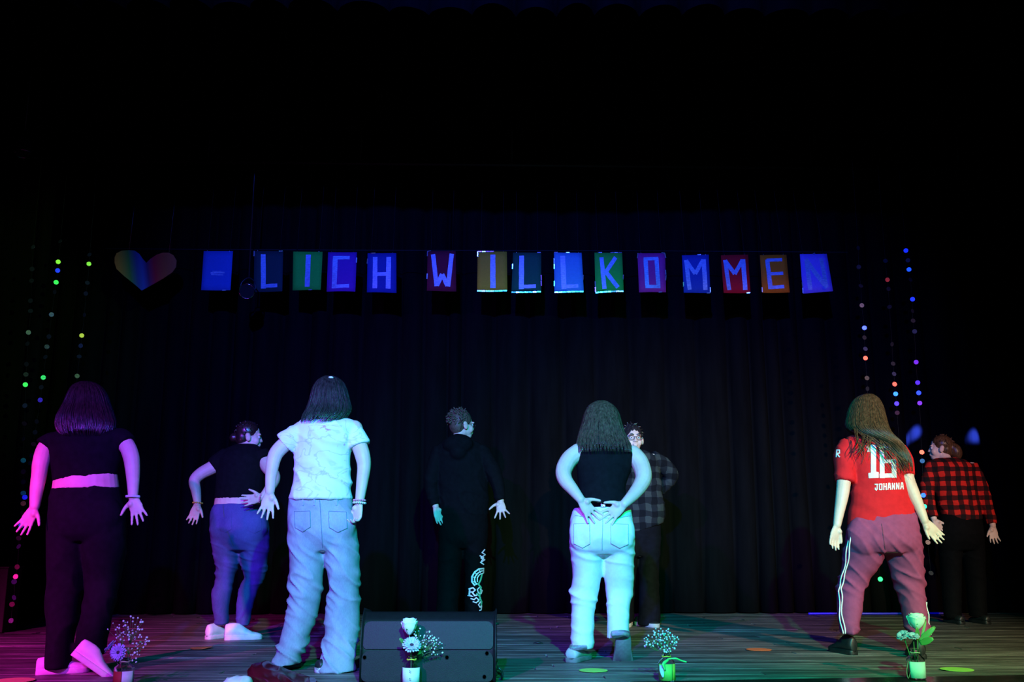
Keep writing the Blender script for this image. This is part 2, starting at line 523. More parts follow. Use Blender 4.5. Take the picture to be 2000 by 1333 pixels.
def shoe(parent, pos, yaw, lift=0.0, roll=0.0, L=0.265, up='white_leather', sole='white_rubber', lace=None, high=0.075, pivot=0.19, wd=1.0):
    """pos: where the ball of the foot (or heel when flat) touches the floor; toe points along yaw"""
    Mz = Matrix.Rotation(-R(yaw), 3, 'Z') @ Matrix.Rotation(R(roll), 3, 'Y')
    Mx = Matrix.Rotation(-R(lift), 3, 'X')
    k = L / 0.265
    def T(p):
        q = Vector((p[0] * wd, p[1], p[2])) * k
        q = q - Vector((0, pivot * k, 0))
        q = Mx @ q
        return Vector(pos) + Mz @ q
    def bend(y, z):          # the toes stay down while the heel comes up
        return z
    prof = [(0.000, 0.022), (0.012, 0.031), (0.05, 0.035), (0.10, 0.035), (0.15, 0.041), (0.19, 0.046), (0.225, 0.043), (0.245, 0.035), (0.258, 0.023), (0.266, 0.008)]
    mb = MB(); rings = []
    for z, g in ((0.0, 0.97), (0.006, 1.04), (0.024, 1.04), (0.030, 1.0)):
        ring = []
        for y, w in prof: ring.append(T((w * g, y, z)))
        for y, w in reversed(prof): ring.append(T((-w * g, y, z)))
        rings.append(ring)
    mb.loft(rings)
    mu = MB(); rings = []
    for y, w, h in ((0.000, 0.020, high * 0.80), (0.006, 0.029, high * 0.95), (0.03, 0.034, high), (0.07, 0.035, high * 1.02), (0.10, 0.036, high * 0.98), (0.125, 0.037, high * 0.84), (0.155, 0.041, max(0.066, high * 0.66)), (0.19, 0.044, 0.058), (0.225, 0.041, 0.050), (0.248, 0.031, 0.043), (0.262, 0.014, 0.034)):
        ring = []
        for j in range(16):
            a = 2 * math.pi * j / 16
            sx = math.cos(a); sz = math.sin(a)
            wide = 1.0 - 0.30 * max(0, sz)
            zz = 0.018 + (h - 0.018) * (0.5 + 0.5 * sz)
            ring.append(T((w * wide * math.copysign(abs(sx) ** 0.85, sx), y, zz)))
        rings.append(ring)
    mu.loft(rings)
    so = mu.build('shoe', up, parent)
    mb.build('sole', sole, so)
    if lace:
        ml = MB()
        for i in range(4):
            y = 0.115 + i * 0.022; z = 0.063 - i * 0.0055 + (high - 0.075) * 0.3
            ml.tube([T((-0.022, y, z - 0.008)), T((0, y + 0.004, z + 0.004)), T((0.022, y, z - 0.008))], [0.003] * 3, 6, 2)
        ml.build('laces', lace, so)
    return T
def hair_locks(mb, rows, D, n, ends, phi=1.25, r=(0.004, 0.007), jitter=0.05, ratio=0.9, sub=6, seed=1, start=0):
    """locks of hair running down the traced head of hair"""
    rnd = random.Random(seed)
    rr = []
    for yl, yr, xl, xr, dd, b in norm_rows(rows, ratio):
        pl = at(xl, yl, D + dd); pr = at(xr, yr, D + dd)
        if b < 0: b = -b * (pr - pl).length / 2
        rr.append((*((pl + pr) / 2), *((pr - pl) / 2), b))
    rr = cr_rows(rr, sub)
    for i in range(n):
        ph = (2 * (i + rnd.random()) / n - 1) * phi * math.pi / 2
        e = int(len(rr) * rnd.uniform(*ends)); e = max(4, min(len(rr), e))
        j0 = 1.0 + rnd.uniform(0, jitter); dph = rnd.uniform(-0.10, 0.10)
        pts = []; rad = []; q0 = rnd.uniform(*r)
        for k in range(start, e, 2):
            cx, cy, cz, ux, uy, uz, b = rr[k]
            t = k / max(1, e - 1)
            p = ph + dph * t + 0.03 * math.sin(4 * t + i)
            g = j0 * (1.0 if t < 0.8 else 1.0 - (t - 0.8) * 0.25)
            pts.append(Vector((cx, cy, cz)) + Vector((ux, uy, uz)) * (math.sin(p) * g) + Vector((0, -b * math.cos(p) * g, 0)))
            rad.append(q0 * (1 - 0.85 * max(0, (t - 0.55) / 0.45)))
        if len(pts) > 2: mb.tube(pts, rad, 5, 1)
def world_bvh(objs):
    vs = []; fs = []
    for o in objs:
        base = BASE.get(o.name, Vector((0, 0, 0)))
        off = len(vs)
        vs += [v.co + base for v in o.data.vertices]
        fs += [tuple(i + off for i in p.vertices) for p in o.data.polygons]
    return BVHTree.FromPolygons(vs, fs)
def decal(name, polys, bvh, D, mat, parent, off=0.0025, edge=4.0, thick=0.0):
    """flat print laid onto a garment: polygons in picture coordinates dropped onto the cloth"""
    bm = bmesh.new()
    for poly in polys:
        vs = [bm.verts.new((x, y, 0)) for x, y in poly]
        tris = geometry.tessellate_polygon([[Vector((x, y, 0)) for x, y in poly]])
        for t in tris:
            try: bm.faces.new([vs[i] for i in t])
            except ValueError: pass
    for _ in range(5):
        long = [e for e in bm.edges if e.calc_length() > edge]
        if not long: break
        bmesh.ops.subdivide_edges(bm, edges=long, cuts=1)
        bmesh.ops.triangulate(bm, faces=bm.faces[:])
    for v in bm.verts:
        d = ray(v.co.x, v.co.y).normalized()
        loc, nrm, idx, dist = bvh.ray_cast(CAM, d)
        if loc is None or abs(loc.y - D) > 0.6:
            loc, nrm, idx, dist = bvh.find_nearest(at(v.co.x, v.co.y, D - 0.1))
        if nrm.dot(d) > 0: nrm = -nrm
        v.co = loc + nrm * off
    me = bpy.data.meshes.new(name)
    bm.to_mesh(me); bm.free()
    return finish(name, me, mat, parent, True)
def stroke(pts, w):
    """polyline to quads"""
    out = []
    for (x0, y0), (x1, y1) in zip(pts[:-1], pts[1:]):
        dx, dy = x1 - x0, y1 - y0
        l = math.hypot(dx, dy) or 1
        nx, ny = -dy / l * w / 2, dx / l * w / 2
        ex, ey = dx / l * w * 0.3, dy / l * w * 0.3
        out.append([(x0 + nx - ex, y0 + ny - ey), (x1 + nx + ex, y1 + ny + ey), (x1 - nx + ex, y1 - ny + ey), (x0 - nx - ex, y0 - ny - ey)])
    return out
def ring_band(parent, name, mat, c, axis, r, w, beads=0):
    """bracelet around a wrist"""
    axis = Vector(axis).normalized(); a = axis.orthogonal().normalized(); b = axis.cross(a)
    mb = MB()
    n = 24
    if beads:
        for j in range(beads):
            t = 2 * math.pi * j / beads
            mb.ball(Vector(c) + a * r * math.cos(t) + b * r * math.sin(t), w, 8, 6)
    else:
        rings = []
        for j in range(n + 1):
            t = 2 * math.pi * j / n
            o = a * math.cos(t) + b * math.sin(t)
            wob = 1 + 0.06 * math.sin(5 * t)
            rings.append([Vector(c) + o * (r * wob + w * 0.6 * math.cos(q)) + axis * (w * math.sin(q)) for q in [2 * math.pi * k / 8 for k in range(8)]])
        mb.loft(rings, cap=False)
    return mb.build(name, mat, parent)

# ================================================================== the stage
YAW = R(1.5)                    # the stage runs slightly away to the right
TY = math.tan(YAW)

def wood_mat():
    m, nt, b = _new('stage_wood')
    oi = nt.nodes.new('ShaderNodeObjectInfo')
    tc = nt.nodes.new('ShaderNodeTexCoord')
    add = nt.nodes.new('ShaderNodeVectorMath'); add.operation = 'ADD'
    comb = nt.nodes.new('ShaderNodeCombineXYZ')
    link(nt, math_node(nt, 'MULTIPLY', oi.outputs['Random'], 37.0), comb.inputs[0])
    link(nt, math_node(nt, 'MULTIPLY', oi.outputs['Random'], 11.0), comb.inputs[1])
    link(nt, tc.outputs['Object'], add.inputs[0]); link(nt, comb.outputs[0], add.inputs[1])
    mp = nt.nodes.new('ShaderNodeMapping'); mp.inputs['Scale'].default_value = (0.7, 26, 8)
    link(nt, add.outputs[0], mp.inputs[0])
    f = noise_tex(nt, mp.outputs[0], 1.6, 6, 0.65)
    mp2 = nt.nodes.new('ShaderNodeMapping'); mp2.inputs['Scale'].default_value = (1.6, 6, 6)
    link(nt, add.outputs[0], mp2.inputs[0])
    f2 = noise_tex(nt, mp2.outputs[0], 1.5, 5, 0.6)
    c = ramp(nt, f, [(0.30, (0.018, 0.016, 0.014)), (0.46, (0.085, 0.081, 0.074)), (0.58, (0.17, 0.163, 0.152)), (0.72, (0.42, 0.41, 0.38))])
    g = ramp(nt, f2, [(0.35, (0.40, 0.40, 0.40)), (0.65, (1.1, 1.1, 1.1))])
    c2 = mixc(nt, 1.0, c, g, 'MULTIPLY')
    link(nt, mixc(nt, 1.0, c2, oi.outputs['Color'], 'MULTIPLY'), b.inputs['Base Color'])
    b.inputs['Roughness'].default_value = 0.55
    b.inputs['Specular IOR Level'].default_value = 0.4
    bump(nt, b, f, 0.5, 0.004)
    MATS['stage_wood'] = m
wood_mat()
def velvet(name, c):
    m, nt, b = _new(name)
    f = noise_tex(nt, coords(nt, (6, 6, 0.8)), 2.0, 4)
    link(nt, ramp(nt, f, [(0.3, tuple(k * 0.7 for k in c)), (0.7, tuple(k * 1.3 for k in c))]), b.inputs['Base Color'])
    b.inputs['Roughness'].default_value = 0.95
    b.inputs['Specular IOR Level'].default_value = 0.05
    bump(nt, b, noise_tex(nt, coords(nt), 180, 2), 0.2, 0.002)
    MATS[name] = m
velvet('curtain_black', (0.0034, 0.0036, 0.0040))
velvet('border_black', (0.0022, 0.0022, 0.0024))
plain('black_paint', (0.004, 0.004, 0.004), 0.9, 0, 0.1)
plain('floor_under', (0.012, 0.010, 0.009), 0.9)
plain('edge_gloss', (0.030, 0.026, 0.025), 0.22, 0, 0.5, 0.3, 9, 0.15)

# floor slab with single boards on it
fl = MB(); fl.box((0, 7.6, -0.06), (14.5, 6.4, 0.06))
floor = fl.build('floor', 'floor_under', None, False)
tag(floor, kind='structure')
BASE[floor.name] = Vector((0, 0, 0))
# joint between boards and the glossy front edge follows the picture's line
e0 = ground(1350, 1331); e1 = ground(1760, 1324)
es = (e1.y - e0.y) / (e1.x - e0.x)
def edge_y(x): return e0.y + es * (x - e0.x)
PW, PL = 0.118, 3.4
plank_meshes = []
for k in range(3):
    mb = MB(); mb.box((0, 0, -0.014), (PL - 0.006, PW - 0.007, 0.028))
    me = mb.mesh('plank')
    bm = bmesh.new(); bm.from_mesh(me)
    bmesh.ops.bevel(bm, geom=[e for e in bm.edges if all(v.co.z > -0.001 for v in e.verts)], offset=0.003, segments=1, affect='EDGES')
    bmesh.ops.recalc_face_normals(bm, faces=bm.faces[:]); bm.to_mesh(me); bm.free()
    me.materials.append(MATS['stage_wood']); plank_meshes.append(me)
rows = int((10.55 - 4.7) / PW)
rnd = random.Random(3)
for i in range(rows):
    yy = 4.75 + i * PW
    x = -7.1 - rnd.uniform(0, PL * 0.9)
    while x < 7.1:
        cx = x + PL / 2
        y = yy + cx * TY
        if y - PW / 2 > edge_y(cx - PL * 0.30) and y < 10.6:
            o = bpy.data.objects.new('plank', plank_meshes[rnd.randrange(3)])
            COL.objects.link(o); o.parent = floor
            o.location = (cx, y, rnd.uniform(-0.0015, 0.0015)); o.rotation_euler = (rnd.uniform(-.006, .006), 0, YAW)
            tn = rnd.uniform(0.85, 1.75) * (1.15 - 0.55 * i / rows); o.color = (tn, tn * 0.98, tn * 0.95, 1)  # random tone, with light falloff towards the back painted into the boards
        x += PL
# glossy front edge board
mb = MB()
x0, x1 = -7.2, 7.2
pts = [(x0, edge_y(x0) - 1.6), (x1, edge_y(x1) - 0.62), (x1, edge_y(x1)), (x0, edge_y(x0))]
mb.add([(x, y, -0.16) for x, y in pts] + [(x, y, 0.003) for x, y in pts], [(3, 2, 1, 0), (4, 5, 6, 7), (0, 1, 5, 4), (1, 2, 6, 5), (2, 3, 7, 6), (3, 0, 4, 7)])
o = mb.build('trim_1', 'edge_gloss', None, False, bevel=0.004)
tag(o, 'dark glossy front edge board of the stage', None, None, 'structure')

# pleated drapes
def drape(name, x0, x1, Y, z0, z1, mat, depth=0.10, wmin=0.16, wmax=0.38, seed=1, rowsn=9, follow=True, hem=0.0):
    rnd = random.Random(seed)
    xs = []; x = x0
    while x < x1:
        w = rnd.uniform(wmin, wmax); a = depth * rnd.uniform(0.55, 1.1)
        for j in range(10):
            t = j / 10
            xs.append((x + w * t, a * (math.sin(math.pi * t) ** 0.62), rnd.random()))
        x += w
    rings = []
    for r in range(rowsn):
        t = r / (rowsn - 1)
        z = z0 + (z1 - z0) * t
        line = []
        for xx, a, q in xs:
            sway = 0.02 * math.sin(xx * 3.1 + t * 2.2 + seed) * (1 - t)
            y = Y + (xx * TY if follow else 0) - a * (0.75 + 0.35 * (1 - t)) + 0.012 * math.sin(xx * 9 + t * 5)
            zz = z + (hem * math.sin(xx * 2.0 + seed) * 0.5 if r == 0 else 0)
            line.append(Vector((xx + sway, y, zz)))
        rings.append(line)
    mb = MB(); mb.loft(rings, cap=False, closed=False)
    o = mb.build(name, mat)
    s = o.modifiers.new('thickness', 'SOLIDIFY'); s.thickness = 0.004
    return o
o = drape('backdrop_curtain', -6.6, 6.8, 9.78, 0.012, 5.6, 'curtain_black', 0.13, 0.14, 0.42, 5)
tag(o, 'wide black pleated backdrop curtain hanging across the back of the stage', 'curtain')
o = drape('border_curtain', -6.4, 6.6, 5.72, 4.02, 5.6, 'curtain_black', 0.14, 0.20, 0.34, 11, 5, True, 0.03)
tag(o, 'black pleated valance closest to the hall, along the top edge', 'curtain', 'overhead border curtains')
o = drape('border_curtain', -6.4, 6.6, 7.2, 4.40, 5.9, 'border_black', 0.12, 0.18, 0.32, 12, 5, True, 0.03)
tag(o, 'black pleated border curtain hanging second from the hall', 'curtain', 'overhead border curtains')
o = drape('border_curtain', -6.4, 6.6, 8.66, 4.46, 5.9, 'border_black', 0.12, 0.18, 0.32, 13, 5, True, 0.03)
tag(o, 'black pleated border curtain hanging third from the hall, above the letter banner', 'curtain', 'overhead border curtains')
o = drape('leg_curtain', -6.2, -4.12, 8.16, 0.012, 5.8, 'curtain_black', 0.10, 0.16, 0.34, 21, 7, False)
tag(o, 'black pleated side curtain at the far left of the stage', 'curtain', 'side curtains')
o = drape('leg_curtain', 4.75, 6.4, 9.12, 0.012, 5.8, 'border_black', 0.10, 0.16, 0.34, 22, 7, False)
tag(o, 'black pleated side curtain at the far right of the stage', 'curtain', 'side curtains')

# black box around the stage
for nm, c, s in (('wall_back', (0, 10.9, 2.9), (15, 0.1, 6.2)), ('wall_left', (-7.3, 7.6, 2.9), (0.1, 6.7, 6.2)),
                 ('wall_right', (7.3, 7.6, 2.9), (0.1, 6.7, 6.2)), ('ceiling', (0, 7.6, 6.05), (15, 6.7, 0.1))):
    mb = MB(); mb.box(c, s)
    tag(mb.build(nm, 'black_paint', None, False), kind='structure')
# batten pipe above the banner
mb = MB()
mb.tube([Vector((-6.2, 9.13 - 6.2 * TY, 4.36)), Vector((6.4, 9.13 + 6.4 * TY, 4.36))], [0.022, 0.022], 12)
for k in range(9):
    xx = -6 + k * 1.5
    mb.tube([Vector((xx, 9.13 + xx * TY, 4.36)), Vector((xx, 9.13 + xx * TY, 6.01))], [0.004, 0.004], 6)
tag(mb.build('batten_pipe', plain('dull_steel', (0.03, 0.03, 0.03), 0.5, 0.6)), 'thin black batten pipe running across above the letter banner', 'pipe')

# ================================================================== letter banner
BD = 8.95
def card_mat(name, c): return plain('card_' + name, c, 0.8, 0, 0.2, 0.06, 60, 0.1)
def holo(name, c, rough=0.22):
    m, nt, b = _new(name)
    f = noise_tex(nt, coords(nt, (1, 1, 1)), 60, 3)
    hs = nt.nodes.new('ShaderNodeHueSaturation')
    hs.inputs['Color'].default_value = (*c, 1)
    link(nt, math_node(nt, 'ADD', math_node(nt, 'MULTIPLY', f, 0.16), 0.42), hs.inputs['Hue'])
    link(nt, hs.outputs[0], b.inputs['Base Color'])
    b.inputs['Metallic'].default_value = 0.75
    b.inputs['Roughness'].default_value = rough
    bump(nt, b, f, 0.4, 0.002)
    MATS[name] = m
holo('foil_edge', (0.80, 0.85, 0.9), 0.25)
def tape_mat():
    m, nt, b = _new('pale_tape')
    f = noise_tex(nt, coords(nt, (26, 26, 90)), 1.3, 4, 0.6)
    link(nt, ramp(nt, f, [(0.35, (0.22, 0.34, 0.55)), (0.65, (0.42, 0.55, 0.80))]), b.inputs['Base Color'])
    b.inputs['Roughness'].default_value = 0.42
    b.inputs['Metallic'].default_value = 0.15
    bump(nt, b, f, 0.7, 0.003)
    MATS['pale_tape'] = m
tape_mat()
GLY = {
 '-': [((.28, .56), (.76, .55), .05), ((.30, .60), (.72, .61), .03), ((.34, .52), (.66, .52), .02)],
 'L': [((.31, .08), (.33, .92), .17), ((.26, .86), (.82, .85), .12)],
 'I': [((.52, .08), (.52, .92), .17)],
 'C': [((.26, .10), (.26, .92), .17), ((.20, .14), (.76, .14), .12), ((.20, .88), (.78, .86), .12)],
 'H': [((.27, .10), (.27, .90), .16), ((.74, .10), (.72, .90), .16), ((.28, .54), (.74, .53), .12)],
 'W': [((.20, .08), (.33, .88), .15), ((.86, .07), (.72, .88), .15), ((.34, .86), (.52, .58), .15), ((.52, .58), (.70, .86), .15)],
 'K': [((.25, .12), (.32, .92), .15), ((.76, .12), (.34, .55), .14), ((.38, .48), (.80, .90), .15)],
 'O': [((.28, .12), (.31, .90), .15), ((.68, .12), (.72, .90), .15), ((.22, .15), (.74, .14), .11), ((.26, .86), (.78, .86), .11)],
 'M': [((.14, .13), (.22, .92), .15), ((.80, .12), (.82, .92), .16), ((.14, .14), (.46, .50), .14), ((.78, .14), (.46, .50), .14)],
 'E': [((.26, .12), (.32, .90), .16), ((.24, .14), (.82, .13), .11), ((.30, .50), (.82, .49), .11), ((.30, .86), (.82, .84), .12)],
 'N': [((.22, .14), (.26, .92), .15), ((.76, .12), (.80, .88), .14), ((.20, .14), (.82, .90), .15)],
}
CARDS = [
 ('-', 'blue', (0.035, 0.13, 0.50), [(398, 491), (455, 491), (450, 567), (393, 567)], 'royal blue card with a pale dash, beside the heart in the hanging banner', 0.2),
 ('L', 'teal', (0.012, 0.05, 0.05), [(497, 491), (553, 491), (552, 570), (495, 570)], 'dark teal card with a pale letter L, left part of the banner', 0.2),
 ('I', 'green', (0.02, 0.62, 0.045), [(573, 492), (630, 492), (627, 567), (571, 567)], 'green card with a pale letter I in the banner', 0.3),
 ('C', 'violet', (0.16, 0.03, 0.36), [(641, 493), (697, 493), (694, 570), (638, 570)], 'violet card with a pale letter C in the banner', 0.3),
 ('H', 'deep_blue', (0.02, 0.05, 0.30), [(718, 495), (774, 495), (774, 572), (717, 572)], 'deep blue card with a pale letter H in the banner', 0.3),
 ('W', 'maroon', (0.16, 0.012, 0.03), [(835, 491), (890, 491), (891, 569), (834, 569)], 'dark red card with a pale letter W in the banner', 0.2),
 ('I', 'yellow', (0.55, 0.42, 0.02), [(933, 492), (990, 492), (991, 568), (932, 569)], 'yellow card with a pale letter I in the banner', 1.0),
 ('L', 'dark_green', (0.01, 0.12, 0.055), [(1002, 494), (1057, 494), (1057, 571), (999, 571)], 'dark green card with a pale letter L, glittering foil along its foot', 1.0),
 ('L', 'sky', (0.10, 0.40, 0.62), [(1082, 494), (1136, 494), (1140, 571), (1083, 571)], 'light blue card with a pale letter L in the banner', 1.0),
 ('K', 'bright_green', (0.03, 0.62, 0.05), [(1161, 494), (1215, 494), (1218, 570), (1163, 572)], 'bright green card with a pale letter K in the banner', 1.0),
 ('O', 'magenta', (0.65, 0.04, 0.22), [(1245, 495), (1299, 495), (1301, 571), (1248, 572)], 'magenta card with a pale letter O in the banner', 0.4),
 ('M', 'navy', (0.03, 0.07, 0.32), [(1332, 499), (1384, 498), (1388, 572), (1335, 573)], 'dark blue card with a pale letter M in the banner', 0.3),
 ('M', 'red', (0.75, 0.010, 0.015), [(1408, 499), (1461, 498), (1466, 572), (1413, 573)], 'red card with a pale letter M in the banner', 0.3),
 ('E', 'orange', (0.95, 0.20, 0.006), [(1484, 499), (1536, 498), (1542, 572), (1489, 572)], 'orange card with a pale letter E in the banner', 0.2),
 ('N', 'cornflower', (0.34, 0.20, 0.80), [(1562, 497), (1615, 496), (1626, 570), (1569, 573)], 'cornflower blue card with a faint letter N, last in the banner', 0.4),
]
LAMPS = [Vector((-0.6, -2.6, 3.9)), Vector((1.0, -2.6, 3.9)), Vector((-4.6, -1.0, 3.3)), Vector((4.4, -1.4, 3.4)), Vector((-2.6, -2.2, 3.7)), Vector((3.0, -2.0, 4.2))]
def glint_normal(p, lamp, jit, rnd):
    n = ((lamp - p).normalized() + (CAM - p).normalized()).normalized()
    n += Vector((rnd.gauss(0, jit), rnd.gauss(0, jit), rnd.gauss(0, jit)))
    return n.normalized()
rnd = random.Random(12)
# the cord they hang from
crd = MB()
crd.tube([at(205, 486, BD + 0.02), at(700, 489, BD + 0.02), at(1200, 490, BD + 0.02), at(1655, 493, BD + 0.02)], [0.003] * 4, 6, 6)
tag(crd.build('banner_cord', plain('cord_grey', (0.02, 0.02, 0.02), 0.9)), 'thin dark cord from which the letter cards hang', 'cord')
for ci, (ch, nm, colr, px, lab, gl) in enumerate(CARDS):
    cor = [at(x, y, BD) for x, y in px]
    c = sum(cor, Vector()) / 4
    t = thing('letter_card', lab, 'card', c, 'letter cards of the hanging banner')
    def uv(u, v, off=0.0):
        p = cor[0] * (1 - u) * (1 - v) + cor[1] * u * (1 - v) + cor[2] * u * v + cor[3] * (1 - u) * v
        return p + Vector((0, -off, 0)) + Vector((0, 0.018 * math.sin(u * 3.1 + ci) * (v - 0.2), 0))
    # sheet with thickness, slightly bowed
    mb = MB(); n = 6
    fr = [[uv(i / n, j / n, 0.002) for i in range(n + 1)] for j in range(n + 1)]
    bk = [[uv(i / n, j / n, -0.001) for i in range(n + 1)] for j in range(n + 1)]
    V = [p for r in fr for p in r] + [p for r in bk for p in r]; N1 = (n + 1) ** 2; fs = []
    for j in range(n):
        for i in range(n):
            a = j * (n + 1) + i
            fs.append((a, a + 1, a + n + 2, a + n + 1)); fs.append((N1 + a, N1 + a + n + 1, N1 + a + n + 2, N1 + a + 1))
    for i in range(n):
        for a, b in ((i, i + 1), (n * (n + 1) + i, n * (n + 1) + i + 1), (i * (n + 1), (i + 1) * (n + 1)), (i * (n + 1) + n, (i + 1) * (n + 1) + n)):
            fs.append((a, b, N1 + b, N1 + a))
    mb.add(V, fs)
    mb.build('sheet', card_mat(nm, colr), t)
    wpx = 57.0; asp = 76.0 / 57.0
    for (p0, p1, w) in GLY[ch]:
        mb = MB()
        (u0, v0), (u1, v1) = p0, p1
        dx, dy = (u1 - u0), (v1 - v0) * asp
        l = math.hypot(dx, dy); nx, ny = -dy / l * w / 2, dx / l * w / 2 / asp
        K = 6; L1 = []; L2 = []; B1 = []; B2 = []
        for k in range(K + 1):
            s = k / K; u = u0 + (u1 - u0) * s; v = v0 + (v1 - v0) * s
            j1 = 1 + rnd.uniform(-.06, .06); j2 = 1 + rnd.uniform(-.06, .06)
            L1.append(uv(u + nx * j1, v + ny * j1, 0.0045)); L2.append(uv(u - nx * j2, v - ny * j2, 0.0045))
            B1.append(uv(u + nx * j1, v + ny * j1, 0.001)); B2.append(uv(u - nx * j2, v - ny * j2, 0.001))
        mb.loft([[a, b, d, e] for a, b, d, e in zip(L1, L2, B2, B1)])
        mb.build('tape_strip', 'pale_tape', t, False)
    # crinkled foil along the edges: little facets
    fo = MB()
    for side in range(4):
        for k in range(7):
            s0 = k / 7; s1 = (k + 0.92) / 7
            a, b, dv = ((uv(s0, 1.0), uv(s1, 1.0), 0) if side == 0 else (uv(0.0, s0), uv(0.0, s1), 1) if side == 1 else (uv(1.0, s0), uv(1.0, s1), 2) if side == 2 else (uv(s0, 0.0), uv(s1, 0.0), 3))
            if rnd.random() < (0.0 if (gl >= 1 and side == 0) else 0.70 if gl >= 1 else 0.90): continue
            mid = (a + b) / 2
            strong = gl >= 1.0 and side == 0
            jit = 0.035 if strong else (0.10 if gl >= 1 else 0.22)
            lam = LAMPS[1] if strong else LAMPS[rnd.choice((0, 1, 0, 4, 2) if ci < 8 else (0, 1, 1, 3, 2))]
            nrm = glint_normal(mid, lam, jit, rnd)
            ax = (b - a) / 2 * 0.96; tn = nrm.cross(ax).normalized() * (0.0065 if strong else 0.0045)
            ax = tn.cross(nrm).normalized() * ax.length
            m2 = mid + Vector((0, -0.008, 0))
            th = nrm * 0.0008
            fo.add([m2 - ax - tn + th, m2 + ax - tn + th, m2 + ax + tn + th, m2 - ax + tn + th, m2 - ax - tn - th, m2 + ax - tn - th, m2 + ax + tn - th, m2 - ax + tn - th],
                   [(0, 1, 2, 3), (7, 6, 5, 4), (0, 4, 5, 1), (1, 5, 6, 2), (2, 6, 7, 3), (3, 7, 4, 0)])
    if fo.v: tag(fo.build('foil_edge', 'foil_edge', t, False), kind='stuff')
    hk = MB()
    for u in (0.12, 0.88):
        p = uv(u, 0.0)
        hk.tube([p + Vector((0, 0.004, -0.01)), p + Vector((0, -0.004, 0.012)), p + Vector((0, 0.02, 0.03))], [0.0022] * 3, 6, 2)
        th_ = MB(); th_.tube([p + Vector((0, 0.02, 0.028)), Vector((p.x, 9.13 + p.x * TY, 4.337))], [0.0007, 0.0007], 4); th_.build('thread', 'cord_grey', t)
    tag(hk.build('hanging_loops', 'foil_silver', t), kind='stuff')
# rainbow heart
def heart_mat():
    m, nt, b = _new('rainbow_paper')
    tc = nt.nodes.new('ShaderNodeTexCoord')
    sep = nt.nodes.new('ShaderNodeSeparateXYZ'); link(nt, tc.outputs['Generated'], sep.inputs[0])
    s = math_node(nt, 'ADD', sep.outputs[0], math_node(nt, 'MULTIPLY', math_node(nt, 'SUBTRACT', sep.outputs[2], 0.5), 0.12))
    link(nt, ramp(nt, s, [(0.0, (0.50, 0.14, 0.03)), (0.10, (0.45, 0.20, 0.03)), (0.26, (0.06, 0.20, 0.04)), (0.38, (0.03, 0.06, 0.24)), (0.46, (0.04, 0.07, 0.36)), (0.55, (0.08, 0.015, 0.10)), (0.66, (0.50, 0.010, 0.02)), (0.82, (0.55, 0.10, 0.015)), (1.0, (0.55, 0.14, 0.03))]), b.inputs['Base Color'])
    b.inputs['Roughness'].default_value = 0.8
    MATS['rainbow_paper'] = m
heart_mat()
hp = [(224, 503), (228, 495), (238, 490), (252, 489), (263, 490), (272, 496), (279, 506), (286, 514), (294, 506), (306, 498), (318, 494), (330, 494), (339, 499), (345, 509), (344, 522), (337, 532), (318, 545), (297, 557), (277, 568), (262, 555), (243, 540), (228, 526), (224, 514)]
P = [at(x, y, BD) for x, y in hp]
c = sum(P, Vector()) / len(P)
mb = MB(); n = len(P)
mb.add([p + Vector((0, -0.003, 0)) for p in P] + [p + Vector((0, 0.003, 0)) for p in P], [tuple(range(n)), tuple(reversed(range(n, 2 * n)))] + [(i, (i + 1) % n, n + (i + 1) % n, n + i) for i in range(n)])
t = thing('paper_heart', 'rainbow striped paper heart at the left end of the letter banner', 'heart', c)
mb.build('sheet', 'rainbow_paper', t, False)
mb = MB()
for i in (3, 11):
    p = P[i]; mb.tube([p + Vector((0, 0, -0.01)), Vector((p.x, 9.13 + p.x * TY, 4.337))], [0.0009, 0.0009], 5)
tag(mb.build('hanging_loops', 'foil_silver', t), kind='stuff')

# ================================================================== strings of foil discs
DC = {'d': (0.055, 0.055, 0.065), 'g': (0.06, 0.85, 0.25), 'b': (0.10, 0.16, 0.95), 'r': (0.9, 0.07, 0.05), 'p': (0.40, 0.10, 0.95), 'o': (0.85, 0.5, 0.06),  # bright tints are lamp glints painted into the foil, dark ones unlit discs
      'y': (0.5, 0.8, 0.08), 'c': (0.15, 0.55, 0.95), 'm': (0.85, 0.12, 0.75), 'w': (0.55, 0.55, 0.95), 'k': (0.16, 0.05, 0.06), 'n': (0.10, 0.11, 0.20)}
for k, v in DC.items():
    m, nt, b = _new('disc_' + k)
    f = noise_tex(nt, coords(nt), 70, 2)
    link(nt, ramp(nt, f, [(0.3, tuple(x * 0.6 for x in v)), (0.7, v)]), b.inputs['Base Color'])
    b.inputs['Metallic'].default_value = 0.45; b.inputs['Roughness'].default_value = 0.34
    bump(nt, b, f, 0.3, 0.003)
    MATS['disc_' + k] = m
